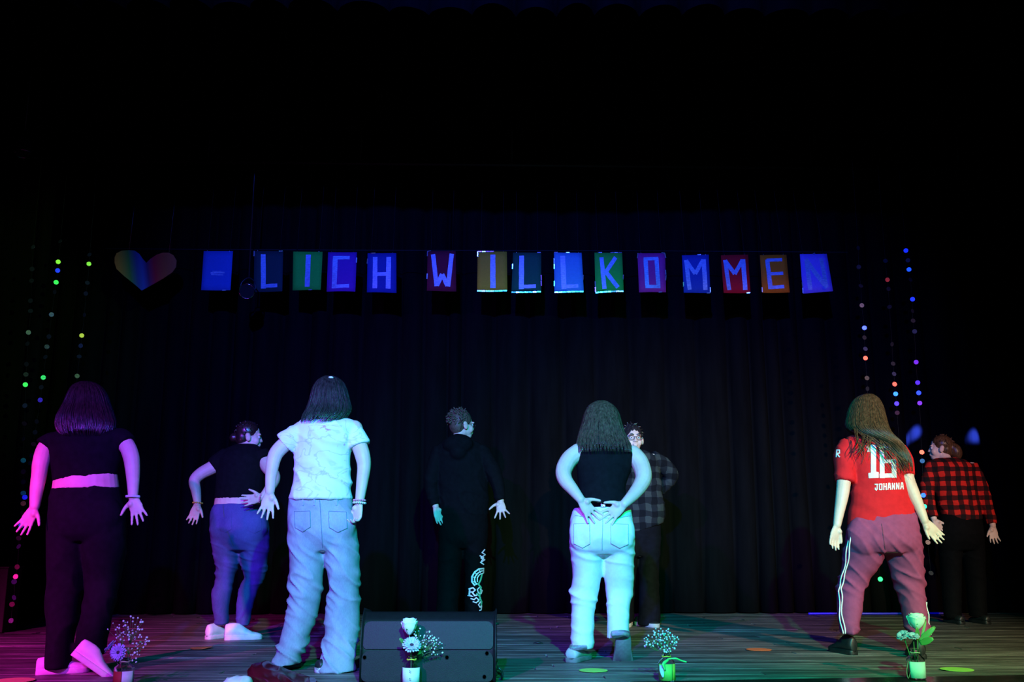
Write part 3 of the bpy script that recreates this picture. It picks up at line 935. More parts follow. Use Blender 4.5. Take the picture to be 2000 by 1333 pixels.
STR = [
 ('leftmost string of small foil discs hanging beside the mic stand', 7.45, [(65, 483, 'n'), (63, 526, 'd'), (62, 549, 'd'), (60, 588, 'd'), (60, 608, 'd'), (56, 650, 'd'), (54, 672, 'd'), (52, 712, 'd'), (51, 732, 'd'), (50, 752, 'g'), (49, 793, 'n'), (48, 828, 'd'), (46, 858, 'd'), (46, 900, 'g'), (46, 922, 'k'), (46, 942, 'd'), (46, 964, 'g'), (49, 972, 'b'), (46, 984, 'o'), (44, 1003, 'd'), (42, 1027, 'c'), (37, 1052, 'd'), (37, 1068, 'n'), (34, 1108, 'k'), (31, 1127, 'k'), (28, 1137, 'n'), (28, 1168, 'n'), (24, 1181, 'k'), (22, 1213, 'd')]),
 ('second string of foil discs from the left, one green disc near its top', 7.6, [(118, 472, 'd'), (114, 512, 'y'), (113, 529, 'b'), (110, 552, 'g'), (107, 571, 'd'), (101, 615, 'd'), (96, 658, 'd'), (92, 678, 'd'), (89, 698, 'd'), (85, 738, 'g'), (81, 757, 'd'), (79, 782, 'p'), (72, 824, 'd'), (69, 845, 'd'), (66, 868, 'd'), (62, 890, 'd'), (60, 905, 'd')]),
 ('third string of foil discs from the left, beside the rainbow heart', 7.9, [(175, 498, 'd'), (174, 516, 'y'), (171, 553, 'd'), (168, 574, 'd'), (165, 616, 'd'), (160, 656, 'o'), (158, 676, 'n'), (155, 697, 'd'), (151, 735, 'd'), (146, 790, 'd'), (140, 850, 'd'), (128, 960, 'd'), (113, 1080, 'd'), (101, 1160, 'd'), (97, 1197, 'p')]),
 ('string of foil discs just behind the long haired dancer in red', 8.3, [(1676, 485, 'd'), (1677, 522, 'd'), (1681, 559, 'd'), (1683, 597, 'n'), (1688, 641, 'w'), (1688, 660, 'd'), (1690, 682, 'n'), (1690, 700, 'r'), (1693, 739, 'd'), (1694, 760, 'd'), (1697, 800, 'd'), (1702, 880, 'd'), (1712, 1020, 'd'), (1719, 1132, 'g')]),
 ('middle string of foil discs at the right of the stage', 8.35, [(1729, 510, 'd'), (1733, 547, 'r'), (1735, 565, 'd'), (1737, 600, 'd'), (1742, 673, 'd'), (1744, 711, 'd'), (1746, 731, 'n'), (1747, 751, 'r'), (1749, 770, 'c'), (1751, 789, 'p'), (1752, 807, 'k'), (1757, 870, 'd'), (1762, 950, 'd')]),
 ('rightmost string of foil discs, blue and pink ones, beside the red checked shirt', 8.25, [(1769, 490, 'b'), (1773, 509, 'd'), (1775, 527, 'c'), (1778, 547, 'd'), (1782, 585, 'b'), (1782, 608, 'd'), (1783, 627, 'd'), (1786, 648, 'n'), (1789, 708, 'm'), (1792, 748, 'p'), (1794, 768, 'b'), (1796, 788, 'm'), (1800, 884, 'r'), (1801, 901, 'd'), (1803, 968, 'b'), (1805, 990, 'g'), (1812, 1060, 'd'), (1818, 1120, 'd')]),
]
dm = MB(); dm.lathe([(0.0195, -0.0008), (0.020, 0), (0.0195, 0.0008)], (0, 0, 0), 14)
disc_meshes = {}
rnd = random.Random(44)
for lab, D, ds in STR:
    top = at(ds[0][0] - (ds[1][0] - ds[0][0]), ds[0][1] - 60, D)
    top.z = 6.0
    t = thing('disc_string', lab, 'garland', top, 'strings of foil discs at the sides of the stage')
    mb = MB()
    pts = [top] + [at(x, y, D) for x, y, k in ds]
    mb.tube(pts, [0.0006] * len(pts), 5)
    mb.build('thread', 'cord_grey', t)
    for x, y, k in ds:
        if k not in disc_meshes:
            me = dm.mesh('disc'); me.materials.append(MATS['disc_' + k])
            bm = bmesh.new(); bm.from_mesh(me); bmesh.ops.recalc_face_normals(bm, faces=bm.faces[:]); bm.to_mesh(me); bm.free()
            disc_meshes[k] = me
        p = at(x, y, D)
        o = bpy.data.objects.new('disc', disc_meshes[k]); COL.objects.link(o); o.parent = t
        o.location = p - top + Vector((0, -0.004, 0))
        lam = {'g': LAMPS[1], 'b': LAMPS[0], 'p': LAMPS[4], 'r': LAMPS[3] if x > 1000 else LAMPS[2], 'm': LAMPS[4], 'o': LAMPS[2] if x < 1000 else LAMPS[3], 'y': LAMPS[1], 'c': LAMPS[0], 'w': LAMPS[0]}.get(k)
        if x < 1000 and k in 'gyo': lam = LAMPS[5]
        if lam is not None: nn = glint_normal(p, lam, 0.02, rnd)
        else: nn = Vector((rnd.gauss(0, 0.35), -1, rnd.gauss(0, 0.3))).normalized()
        o.rotation_euler = nn.to_track_quat('Z', 'Y').to_euler()
        o.scale = (1, 1, 1) if x > 1000 else (0.95, 0.95, 1)

# ================================================================== the dancers
def vdir(x, y, D, dx, dy, dz=0.0):
    v = at(x + dx, y + dy, D) - at(x, y, D)
    v.normalize()
    return (v + Vector((0, dz, 0))).normalized()

def make_person(label, foot, D, head, torso, pelvis, legs, arms, hands, sleeves, top_mat, leg_mat, top_name, leg_name,
                waist=None, butt=(), neck_r=0.052, wr_top=None, wr_leg=None, hand_s=0.95, ratio_t=0.58, ratio_l=0.85, extra_top=None, extra_leg=None, sm=4, neck_base=None):
    base = Vector((foot.x, foot.y, 0.0))
    P = thing('person', label, 'person', base, 'dancers on the stage')
    hx, hy, hdd, yaw, pitch, roll, hs = head
    hc = at(hx, hy, D + hdd)
    # --- body
    mb = MB()
    trace(mb, torso, D, ratio_t, 4, 0.88)
    trace(mb, pelvis, D, ratio_t, 4, 0.88)
    for L in legs: trace(mb, L, D, ratio_l, 4, 0.78)
    if waist: trace(mb, waist, D, ratio_t, 4, 1.0)
    W, M = add_head(mb, hc, yaw, pitch, roll, hs)
    tr = norm_rows(torso, 1)[0]
    nb = at((tr[2] + tr[3]) / 2, (tr[0] + tr[1]) / 2, D + tr[4]) if neck_base is None else at(neck_base[0], neck_base[1], D + neck_base[2])
    mb.tube([W((0, -0.02, -0.04)), (W((0, -0.03, -0.10)) + nb) / 2, nb + Vector((0, 0, -0.05))], [neck_r, neck_r, neck_r * 1.25], 14, 3, ends=True)
    for a in arms:
        p, r = px_path(a, D)
        mb.tube(p, r, 14, 6, ends=True)
    for (x, y, dd, dx, dy, dz, nrm, side, spread, curl, thumb) in hands:
        add_hand(mb, at(x, y, D + dd), vdir(x, y, D + dd, dx, dy, dz), nrm, side, hand_s, spread, curl, thumb)
    body = finish('body', remeshed(mb, 0.0052, 2, 0.45), 'skin', P)
    # eyes
    for q in (-1, 1):
        e = MB(); e.ball(W((q * 0.029, 0.0715, -0.003)), 0.0125 * hs, 12, 8); eo = e.build('eye', 'eye_white', P)
        e = MB(); e.ball(W((q * 0.029, 0.0795, -0.003)), (0.0062 * hs, 0.0062 * hs, 0.0062 * hs), 10, 7); e.build('iris', 'black_plastic', eo)
    # --- top
    mb = MB()
    trace(mb, torso, D, ratio_t, 5)
    for s in sleeves:
        p, r = px_path(s, D)
        mb.tube(p, r, 16, 5)
    if extra_top: extra_top(mb)
    me = remeshed(mb, 0.0085, sm)
    zt = lambda zs: [(at(1000, y, D).z, s, k) for y, s, k in zs]
    amp, fx, fz, b, zones, seed, sl = wr_top or (0.006, 7, 9, 0.5, (), 1.0, 0.3)
    wrinkle(me, amp, fx, fz, b, zt(zones), seed, sl)
    top = finish(top_name, me, top_mat, P)
    # --- trousers
    mb = MB()
    trace(mb, pelvis, D, ratio_t, 5)
    for L in legs: trace(mb, L, D, ratio_l, 5)
    for (x, y, dd, rx, ry, rz) in butt: mb.ball(at(x, y, D + dd), (rx, ry, rz), 18, 12)
    if extra_leg: extra_leg(mb)
    me = remeshed(mb, 0.0085, 9)
    amp, fx, fz, b, zones, seed, sl = wr_leg or (0.006, 5, 12, 0.4, (), 2.0, 0.3)
    wrinkle(me, amp, fx, fz, b, zt(zones), seed, sl)
    leg = finish(leg_name, me, leg_mat, P)
    return P, body, top, leg, W, M
def add_hair(P, mat, rows, D, nlocks, ends, seed, ratio=0.9, phi=1.3, r=(0.0016, 0.0034), jitter=0.05, sub=6, shell=0.97, extra=None, smooth=5, badd=0.022, W=None, hs=1.0, M=None):
    k = len(rows)
    rows = [(*q[:4], q[4] + badd * (1.0 if i < k - 3 else 0.5)) for i, q in enumerate(rows)]
    mb = MB()
    trace(mb, rows[:-1], D, ratio, 5, shell)
    if W is not None: mb.ball(W((0, -0.016, 0.032)), (0.079 * hs, 0.097 * hs, 0.086 * hs), 20, 14, 0, M)
    if extra: extra(mb)
    me = remeshed(mb, 0.008, smooth)
    h = finish('hair', me, mat, P)
    ml = MB()
    hair_locks(ml, rows, D, nlocks * 4, ends, phi, (0.0016, 0.0036), jitter, ratio, sub, seed)
    lo = ml.build('hair_locks', mat, h)
    lo['kind'] = 'stuff'
    return h
def glasses(P, W, s=1.0):
    g = MB()
    for q in (-1, 1):
        pts = []
        for k in range(17):
            t = 2 * math.pi * k / 16
            pts.append(W((q * 0.033 + 0.026 * math.cos(t), 0.098 - 0.012 * abs(math.cos(t)) * (1 if q * math.cos(t) > 0 else 0), -0.004 + 0.019 * math.sin(t))))
        g.tube(pts, [0.0018] * 17, 6)
        g.tube([W((q * 0.060, 0.088, 0.002)), W((q * 0.078, 0.03, 0.004)), W((q * 0.084, -0.012, 0.002)), W((q * 0.083, -0.025, -0.012))], [0.0022] * 4, 6, 2)
    g.tube([W((-0.008, 0.098, 0.0)), W((0, 0.102, 0.003)), W((0.008, 0.098, 0.0))], [0.0018] * 3, 6, 2)
    go = g.build('glasses', 'black_plastic', P)
    for q in (-1, 1):
        l = MB()
        ring = [W((q * 0.033 + 0.025 * math.cos(t), 0.096, -0.004 + 0.018 * math.sin(t))) for t in [2 * math.pi * k / 16 for k in range(16)]]
        ring2 = [p + (W((0, 0.0012, 0)) - W((0, 0, 0))) for p in ring]
        l.loft([ring, ring2]); l.build('lens', 'spectacle_lens', go)
def cap_hair(P, mat, W, s, yaw_rows=None, tuft=140, seed=3, length=0.03, back=0.0, face=0.055, extra=None, low=-0.05):
    """short or tied-back hair lying on the skull"""
    mb = MB(); rnd = random.Random(seed)
    c = W((0, 0, 0)); ex = W((1, 0, 0)) - c; ey = W((0, 1, 0)) - c; ez = W((0, 0, 1)) - c
    M = Matrix((ex, ey, ez)).transposed()
    n1 = ex.normalized(), ey.normalized(), ez.normalized()
    Rm = Matrix(n1).transposed()
    mb.ball(W((0, -0.020, 0.036)), (0.080 * s, 0.092 * s, 0.086 * s), 22, 15, 0, Rm)
    mb.ball(W((0, -0.045, -0.010)), (0.072 * s, 0.062 * s, 0.075 * s), 18, 12, 0, Rm)
    if extra: extra(mb, Rm)
    me = remeshed(mb, 0.0075, 2)
    h = finish('hair', me, mat, P)
    ml = MB()
    for i in range(tuft):
        th = math.acos(1 - rnd.random() * 1.25); ph = rnd.uniform(0, 2 * math.pi)
        d = Vector((math.sin(th) * math.cos(ph), math.sin(th) * math.sin(ph), math.cos(th)))
        if d.y > 0.45 and d.z < 0.62: continue
        p = Vector((d.x * 0.079, -0.020 + d.y * 0.091, 0.036 + d.z * 0.085))
        if d.z < 0: p.y = min(p.y, -0.03)
        fl = (Vector((rnd.gauss(0, .5), -0.6 + rnd.gauss(0, .5), rnd.gauss(0, .3))) + Vector((0, 0, -0.7 * (1 - d.z)))).normalized()
        q = p + (d * 0.35 + fl * 0.8) * length * rnd.uniform(0.6, 1.2)
        r_ = p + (d * 0.30 + fl * 1.8) * length * rnd.uniform(0.6, 1.1) * 0.7
        ml.tube([W(p - d * 0.004), W(q), W(r_)], [0.006 * s, 0.005 * s, 0.0008], 5, 2)
    if ml.v:
        lo = ml.build('hair_locks', mat, h); lo['kind'] = 'stuff'
    return h

CAMN = (0, -1, 0.05)

# ---------------------------------------------------------------- 1: left dancer, black crop top
g = ground(118, 1317); D1 = g.y
P, body, top, leg, W, M = make_person(
    'dancer at the far left in black crop top and trousers, one white sneaker heel raised', g, D1,
    (172, 790, 0.04, 8, -6, 0, 1.0),
    [(832, 150, 196, 0.02, 0.07), (843, 112, 228, 0.0, 0.10), ((858, 856), 95, 243, 0, 0.115), ((874, 872), 96, 240, 0, 0.125), ((895, 892), 99, 236, 0, 0.125), ((920, 912), 102, 232, 0, 0.12), ((942, 929), 105, 228, 0, 0.118)],
    [((954, 949), 102, 231, 0, 0.125), ((978, 976), 98, 236, 0, 0.135), ((1010, 1010), 94, 243, -0.01, 0.145), ((1042, 1042), 94, 243, -0.01, 0.13), (1058, 100, 238, 0, 0.10)],
    [[(1020, 94, 172, 0, 0.125), (1060, 93, 168, 0, 0.115), (1100, 93, 163, 0.01, 0.11), (1150, 93, 160, 0.02, 0.10), (1200, 94, 152, 0.02, 0.095), (1260, 93, 141, 0.01, 0.09), (1306, 91, 136, 0.0, 0.09)],
     [(1020, 160, 244, 0, 0.125), (1060, 162, 243, 0, 0.115), (1095, 165, 241, 0.03, 0.11), (1134, 168, 234, 0.05, 0.10), (1180, 165, 222, 0.02, 0.095), (1225, 156, 212, -0.0, 0.09), (1255, 148, 206, 0.01, 0.08), (1278, 146, 205, 0.03, 0.07)]],
    [[(104, 862, 0, 0.052), (88, 878, -0.03, 0.046), (80, 905, -0.06, 0.045), (77, 925, -0.07, 0.041), (72, 955, -0.09, 0.036), (68, 990, -0.12, 0.027)],
     [(234, 858, 0, 0.050), (248, 872, -0.03, 0.045), (256, 892, -0.06, 0.044), (259, 915, -0.07, 0.040), (260, 940, -0.09, 0.034), (260, 971, -0.12, 0.026)]],
    [(68, 991, -0.12, -22, 44, -0.10, (0.10, -1, 0.25), -1, 1.3, 6, 58), (260, 972, -0.12, 14, 40, -0.12, (-0.1, -1, 0.25), 1, 1.5, 6, 62)],
    [[(118, 860, 0, 0.050), (100, 864, -0.01, 0.056), (86, 874, -0.03, 0.058)], [(220, 856, 0, 0.050), (237, 856, -0.01, 0.055), (249, 867, -0.03, 0.055)]],
    'black_jersey', 'black_trouser', 't_shirt', 'trousers',
    waist=[((934, 922), 106, 227, 0, 0.115), ((946, 936), 105, 229, 0, 0.122), ((958, 954), 103, 231, 0, 0.125)],
    butt=[(136, 1008, -0.053, 0.102, 0.083, 0.115), (200, 1008, -0.053, 0.102, 0.083, 0.115)],
    wr_leg=(0.0228, 6, 4, 0.35, ((1150, 0.25, 0.5),), 2.0, 0.4), wr_top=(0.0114, 6, 8, 0.6, (), 3.0, 0.3))
add_hair(P, 'hair_dark_brown', [(748, 160, 184, 0.05, 0.03), (756, 146, 195, 0.045, 0.065), (772, 137, 205, 0.04, 0.088), (792, 129, 211, 0.03, 0.10), (812, 118, 218, 0.01, 0.11), (830, 113, 222, -0.01, 0.115), (846, 118, 218, -0.02, 0.115), (856, 126, 212, -0.03, 0.105)], D1, 120, (0.82, 1.0), 5, jitter=0.07, W=W, M=M)
ring_band(P, 'bracelet', 'bracelet_white', at(260, 971, D1 - 0.12), (0, 0.1, 1), 0.034, 0.007)
gl = ground(120, 1316)
shoe(P, gl + Vector((0.06, 0.02, 0)), 62, 0, lace='white_rubber', high=0.09)
gr = ground(196, 1321)
shoe(P, gr, 68, 36, -6, lace='white_rubber', sole='white_rubber', high=0.105)

# ---------------------------------------------------------------- 2: jeans dancer, back left
g = ground(465, 1248); D2 = g.y
P, body, top, leg, W, M = make_person(
    'dancer in black tee and tight blue jeans, looking right, hand behind back', g, D2,
    (487, 853, 0.05, 76, -4, 0, 0.98),
    [(868, 462, 500, 0.03, 0.06), (878, 440, 512, 0.02, 0.10), (892, 428, 519, 0.0, 0.12), (912, 424, 519, 0, 0.13), (940, 422, 516, 0, 0.13), (975, 420, 513, 0, 0.13)],
    [(985, 419, 516, 0, 0.14), (1004, 411, 521, 0, 0.16), (1030, 411, 525, -0.02, 0.175), (1057, 413, 526, -0.01, 0.16), (1075, 417, 525, 0, 0.12)],
    [[(1040, 411, 470, 0, 0.14), (1070, 415, 468, 0, 0.13), (1098, 421, 467, 0.02, 0.115), (1130, 422, 457, 0.04, 0.10), (1163, 414, 450, 0.01, 0.085), (1190, 416, 446, -0.01, 0.07), (1222, 420, 446, -0.01, 0.055)],
     [(1040, 462, 525, 0, 0.14), (1070, 466, 525, 0.02, 0.13), (1098, 470, 522, 0.05, 0.115), (1130, 477, 517, 0.07, 0.10), (1145, 470, 507, 0.05, 0.09), (1175, 463, 496, 0.02, 0.075), (1222, 462, 486, 0.0, 0.055)]],
    [[(436, 900, 0, 0.056), (416, 913, -0.02, 0.052), (392, 926, -0.05, 0.046), (380, 940, -0.08, 0.042), (383, 960, -0.10, 0.036), (386, 984, -0.12, 0.026)],
     [(514, 896, 0, 0.052), (522, 912, -0.05, 0.050), (536, 932, -0.12, 0.044), (528, 952, -0.18, 0.038), (512, 972, -0.22, 0.026)]],
    [(386, 985, -0.12, -9, 32, -0.08, (0.1, -1, 0.15), -1, 1.0, 12, 45), (512, 972, -0.22, -30, 6, 0.02, (0.05, -1, 0.1), 1, 1.1, 16, 50)],
    [[(446, 892, 0, 0.075), (430, 902, -0.01, 0.072), (416, 912, -0.02, 0.066)], [(512, 888, 0, 0.066), (518, 899, -0.03, 0.062)]],
    'black_jersey', 'blue_denim', 't_shirt', 'jeans',
    waist=[(966, 421, 513, 0, 0.125), (978, 420, 514, 0, 0.13), (992, 418, 518, 0, 0.14)],
    butt=[(440, 1031, -0.075, 0.117, 0.098, 0.127), (492, 1031, -0.075, 0.117, 0.098, 0.127)],
    wr_leg=(0.0171, 4, 16, 0.25, ((1085, 0.10, 0.5), (1130, 0.08, 0.8), (1210, 0.05, 0.5)), 4.0, 0.3))
def bun(mb, Rm):
    mb.ball(W((0.0, -0.115, -0.02)), (0.032, 0.038, 0.036), 14, 10)
cap_hair(P, 'hair_dark_brown', W, 0.98, tuft=60, seed=8, length=0.015, extra=bun)
ring_band(P, 'bracelet', 'bracelet_orange', at(386, 983, D2 - 0.12), (0.05, 0.1, 1), 0.033, 0.006, 14)
ring_band(P, 'bracelet', 'bracelet_pink', at(509, 973, D2 - 0.22), (1, 0.1, -0.2), 0.033, 0.006, 14)
bv = world_bvh([leg])
decal('pocket', [[(428, 1012), (452, 1010), (453, 1034), (440, 1041), (428, 1034)]], bv, D2, 'blue_denim', leg, 0.004)
decal('pocket', [[(482, 1011), (510, 1012), (510, 1036), (497, 1042), (483, 1036)]], bv, D2, 'blue_denim', leg, 0.004)
plain('seam_dark', (0.05, 0.06, 0.12), 0.9)
decal('seam', stroke([(436, 988), (438, 1010), (445, 1040), (456, 1066)], 1.6), bv, D2, 'seam_dark', leg, 0.003)
gl = ground(430, 1247); shoe(P, gl + Vector((0.03, 0.03, 0)), 30, 0, lace='grey_rubber', L=0.25, high=0.115)
gr = ground(495, 1250); shoe(P, gr + Vector((-0.015, 0, 0)), 72, 0, lace='grey_rubber', L=0.262, high=0.118)

# ---------------------------------------------------------------- 3: white tie-dye shirt, pale wide jeans
g = ground(620, 1310); D3 = g.y
P, body, top, leg, W, M = make_person(
    'dancer in a stained white tee and wide pale jeans beside the floor monitor', g, D3,
    (645, 781, 0.05, 4, -8, 2, 1.0),
    [(815, 618, 668, 0.03, 0.06), (821, 590, 692, 0.02, 0.085), (832, 577, 702, 0.0, 0.105), (852, 574, 697, 0, 0.115), (885, 575, 686, 0, 0.115), (925, 574, 684, 0, 0.115), (955, 568, 686, 0, 0.132), (977, 562, 690, 0, 0.148)],
    [(966, 566, 687, 0, 0.12), (1000, 562, 692, 0, 0.135), (1035, 562, 697, -0.01, 0.145), (1062, 563, 699, 0, 0.13), (1078, 566, 699, 0, 0.10)],
    [[(1030, 562, 640, 0, 0.13), (1075, 564, 634, 0, 0.12), (1115, 566, 632, 0.01, 0.115), (1157, 564, 629, 0.02, 0.105), (1195, 560, 622, 0.02, 0.10), (1240, 549, 606, 0.01, 0.10), (1275, 538, 592, 0.0, 0.10), (1298, 534, 585, -0.01, 0.105)],
     [(1030, 625, 697, 0, 0.13), (1075, 632, 700, 0, 0.12), (1115, 638, 701, 0.01, 0.115), (1157, 642, 702, 0.02, 0.105), (1205, 634, 703, 0.01, 0.105), (1245, 634, 701, 0.0, 0.11), (1285, 624, 694, -0.03, 0.115), (1312, 616, 698, -0.05, 0.125)]],
    [[(588, 840, 0, 0.050), (566, 860, -0.03, 0.046), (544, 880, -0.06, 0.043), (535, 897, -0.08, 0.040), (530, 925, -0.10, 0.034), (527, 962, -0.12, 0.026)],
     [(692, 838, 0, 0.050), (701, 868, -0.02, 0.046), (708, 890, -0.04, 0.044), (711, 912, -0.05, 0.039), (707, 945, -0.06, 0.033), (702, 982, -0.08, 0.025)]],
    [(527, 962, -0.12, -6, 40, -0.12, (0.15, -1, 0.2), -1, 1.5, 9, 42), (702, 983, -0.08, -5, 30, -0.04, (-0.6, -0.8, 0.1), 1, 0.5, 48, 25)],
    [[(606, 836, 0, 0.050), (586, 846, -0.01, 0.058), (568, 859, -0.03, 0.064), (557, 868, -0.03, 0.070)], [(678, 836, 0, 0.048), (692, 846, -0.01, 0.056), (702, 872, -0.02, 0.066)]],
    'tie_dye', 'pale_denim', 't_shirt', 'jeans',
    butt=[(598, 1026, -0.056, 0.102, 0.083, 0.127), (660, 1026, -0.056, 0.102, 0.083, 0.127)],
    wr_top=(0.0171, 5, 9, 0.6, ((945, 0.06, 0.8), (860, 0.06, 0.4)), 1.0, 0.5),
    wr_leg=(0.024, 6, 13, 0.35, ((1150, 0.10, 0.7), (1275, 0.09, 1.0), (1080, 0.06, 0.4)), 6.0, 0.7))
add_hair(P, 'hair_black', [(737, 634, 655, 0.06, 0.03), (745, 622, 667, 0.055, 0.065), (760, 613, 675, 0.05, 0.09), (780, 608, 680, 0.04, 0.10), (800, 601, 684, 0.02, 0.11), (816, 592, 676, 0.0, 0.115), (827, 588, 660, -0.03, 0.10)], D3, 130, (0.86, 1.03), 15, jitter=0.07, W=W, M=M)
hk = MB(); hk.ball(at(646, 738, D3 - 0.02), (0.016, 0.012, 0.008), 12, 8); hk.build('hair_clip', 'print_white', P)
ring_band(P, 'bracelet', 'bracelet_pink', at(702, 978, D3 - 0.08), (0.02, 0.05, 1), 0.032, 0.0055, 16)
ring_band(P, 'bracelet', 'bracelet_white', at(702, 983, D3 - 0.08), (0.05, 0.05, 1), 0.033, 0.006, 16)
bv = world_bvh([leg])
decal('pocket', [[(576, 1000), (606, 999), (607, 1030), (592, 1039), (577, 1031)]], bv, D3, 'pale_denim', leg, 0.004)
decal('pocket', [[(642, 1000), (676, 1001), (677, 1032), (660, 1040), (643, 1031)]], bv, D3, 'pale_denim', leg, 0.004)
plain('seam_blue', (0.14, 0.17, 0.24), 0.9)
def outline(pts, w): return stroke(pts + [pts[0]], w)
decal('pocket_seam', outline([(576, 1000), (606, 999), (607, 1030), (592, 1039), (577, 1031)], 0.9), bv, D3, 'seam_blue', leg, 0.0055)
decal('pocket_seam', outline([(642, 1000), (676, 1001), (677, 1032), (660, 1040), (643, 1031)], 0.9), bv, D3, 'seam_blue', leg, 0.0055)
decal('seam', stroke([(624, 972), (626, 1000), (628, 1035), (630, 1070)], 1.3), bv, D3, 'seam_blue', leg, 0.0025)
for xx in (590, 612, 655):
    decal('belt_loop', [[(xx, 972), (xx + 4, 972), (xx + 4, 988), (xx, 988)]], bv, D3, 'pale_denim', leg, 0.005)
gl = ground(560, 1307); shoe(P, gl + Vector((0.02, 0.05, 0)), 18, 0, up='black_leather', sole='black_leather', L=0.25)
gr = ground(668, 1310); shoe(P, gr + Vector((0.0, 0.02, 0)), 40, 0, up='black_leather', sole='white_rubber', L=0.25)

# ---------------------------------------------------------------- 4: black hoodie, centre back
D4 = 8.4
g = ground(900, 1222)
def hood(mb):
    mb.ball(at(895, 868, D4 - 0.11), (0.13, 0.075, 0.085), 18, 12)
    mb.ball(at(895, 884, D4 - 0.12), (0.075, 0.06, 0.07), 14, 10)
P, body, top, leg, W, M = make_person(
    'man in a black hoodie and glasses with a pale dragon print on his black trousers', Vector((g.x, D4, 0)), D4,
    (903, 830, 0.04, 62, -2, 0, 1.08),
    [(857, 878, 918, 0.02, 0.07), (866, 858, 938, 0.0, 0.11), (878, 848, 948, 0, 0.13), (905, 848, 952, 0, 0.14), (950, 852, 954, 0, 0.14), (990, 856, 954, 0, 0.14), (1008, 860, 953, 0, 0.135)],
    [(1000, 862, 952, 0, 0.13), (1030, 858, 954, -0.01, 0.145), (1055, 856, 952, -0.01, 0.14), (1072, 858, 950, 0, 0.10)],
    [[(1040, 856, 908, 0, 0.125), (1075, 856, 904, 0, 0.115), (1120, 854, 900, 0.02, 0.105), (1170, 853, 896, 0.01, 0.095), (1216, 852, 894, 0, 0.09)],
     [(1040, 902, 953, 0, 0.125), (1075, 905, 950, 0, 0.115), (1120, 908, 946, 0.02, 0.105), (1170, 908, 943, 0.01, 0.095), (1216, 906, 942, 0, 0.09)]],
    [[(858, 884, 0, 0.052), (848, 920, -0.03, 0.046), (842, 945, -0.04, 0.042), (846, 970, -0.05, 0.034), (851, 990, -0.06, 0.028)],
     [(940, 884, 0, 0.052), (960, 915, -0.03, 0.046), (970, 940, -0.05, 0.042), (976, 962, -0.08, 0.034), (978, 980, -0.10, 0.028)]],
    [(851, 991, -0.06, 9, 28, -0.12, (0.5, -0.9, 0.2), -1, 0.8, 12, 35), (977, 979, -0.10, 3, 24, -0.45, (0, -0.9, -0.4), 1, 2.6, 6, 70)],
    [[(862, 878, 0, 0.075), (848, 915, -0.03, 0.070), (842, 945, -0.04, 0.062), (846, 972, -0.05, 0.052), (850, 988, -0.06, 0.044)],
     [(936, 878, 0, 0.075), (958, 912, -0.03, 0.070), (970, 940, -0.05, 0.062), (975, 962, -0.08, 0.052), (978, 978, -0.10, 0.044)]],
    'black_hoodie', 'black_sweatpants', 'hoodie', 'trousers', extra_top=hood,
    butt=[(882, 1036, -0.045, 0.102, 0.078, 0.127), (928, 1036, -0.045, 0.102, 0.078, 0.127)],
    wr_top=(0.0171, 6, 7, 0.6, ((1000, 0.05, 0.6), (970, 0.08, 0.4)), 8.0, 0.3), wr_leg=(0.0171, 6, 6, 0.5, (), 9.0, 0.4), hand_s=1.05)
cap_hair(P, 'hair_short_brown', W, 1.10, tuft=260, seed=21, length=0.028)
glasses(P, W)
bv = world_bvh([leg])
pr = []
pr += stroke([(946, 1074), (941, 1080), (947, 1084), (939, 1090), (946, 1094), (938, 1099), (944, 1103)], 2.2) + stroke([(937, 1086), (944, 1090), (940, 1096)], 1.8)
arc = [(944, 1111), (935, 1112), (927, 1118), (922, 1127), (922, 1137), (927, 1144)]
pr += stroke(arc, 3.0)
pr += stroke([(944, 1115), (937, 1117), (931, 1122), (927, 1129), (927, 1137), (931, 1142)], 2.4) + stroke([(943, 1120), (936, 1123), (932, 1129), (932, 1137)], 2.0)
for a, b in zip(arc, [(944, 1120), (938, 1120), (932, 1124), (929, 1129), (929, 1136), (932, 1140)]): pr += stroke([a, b], 1.3)
pr += stroke([(918, 1150), (917, 1163), (921, 1165)], 3.0) + stroke([(916, 1151), (924, 1149), (928, 1153), (924, 1157), (919, 1157)], 2.4) + stroke([(922, 1157), (927, 1164), (931, 1163)], 2.6) + stroke([(914, 1164), (924, 1166)], 1.5)
pr += stroke([(936, 1148), (932, 1152), (934, 1159), (939, 1160), (941, 1154), (937, 1151)], 2.0)
pr += stroke([(920, 1170), (926, 1172), (930, 1168), (934, 1172)], 2.2) + stroke([(924, 1176), (930, 1178), (934, 1174)], 2.0)
pr += stroke([(938, 1176), (934, 1182), (937, 1187), (940, 1184), (939, 1192), (936, 1193)], 2.0)
decal('print', pr, bv, D4, 'print_white', leg, 0.004)
plain('print_green', (0.10, 0.55, 0.30), 0.6)
decal('print', stroke([(941, 1122), (938, 1134), (934, 1142), (939, 1148), (936, 1166), (940, 1176), (939, 1186)], 2.8) + stroke([(931, 1160), (938, 1168), (934, 1176)], 2.2), bv, D4, 'print_green', leg, 0.0035)
for xx in (876, 924):
    shoe(P, Vector((at(xx, 1216, D4).x, D4 + 0.04, 0)), 8, 0, up='black_leather', sole='white_rubber', L=0.28)

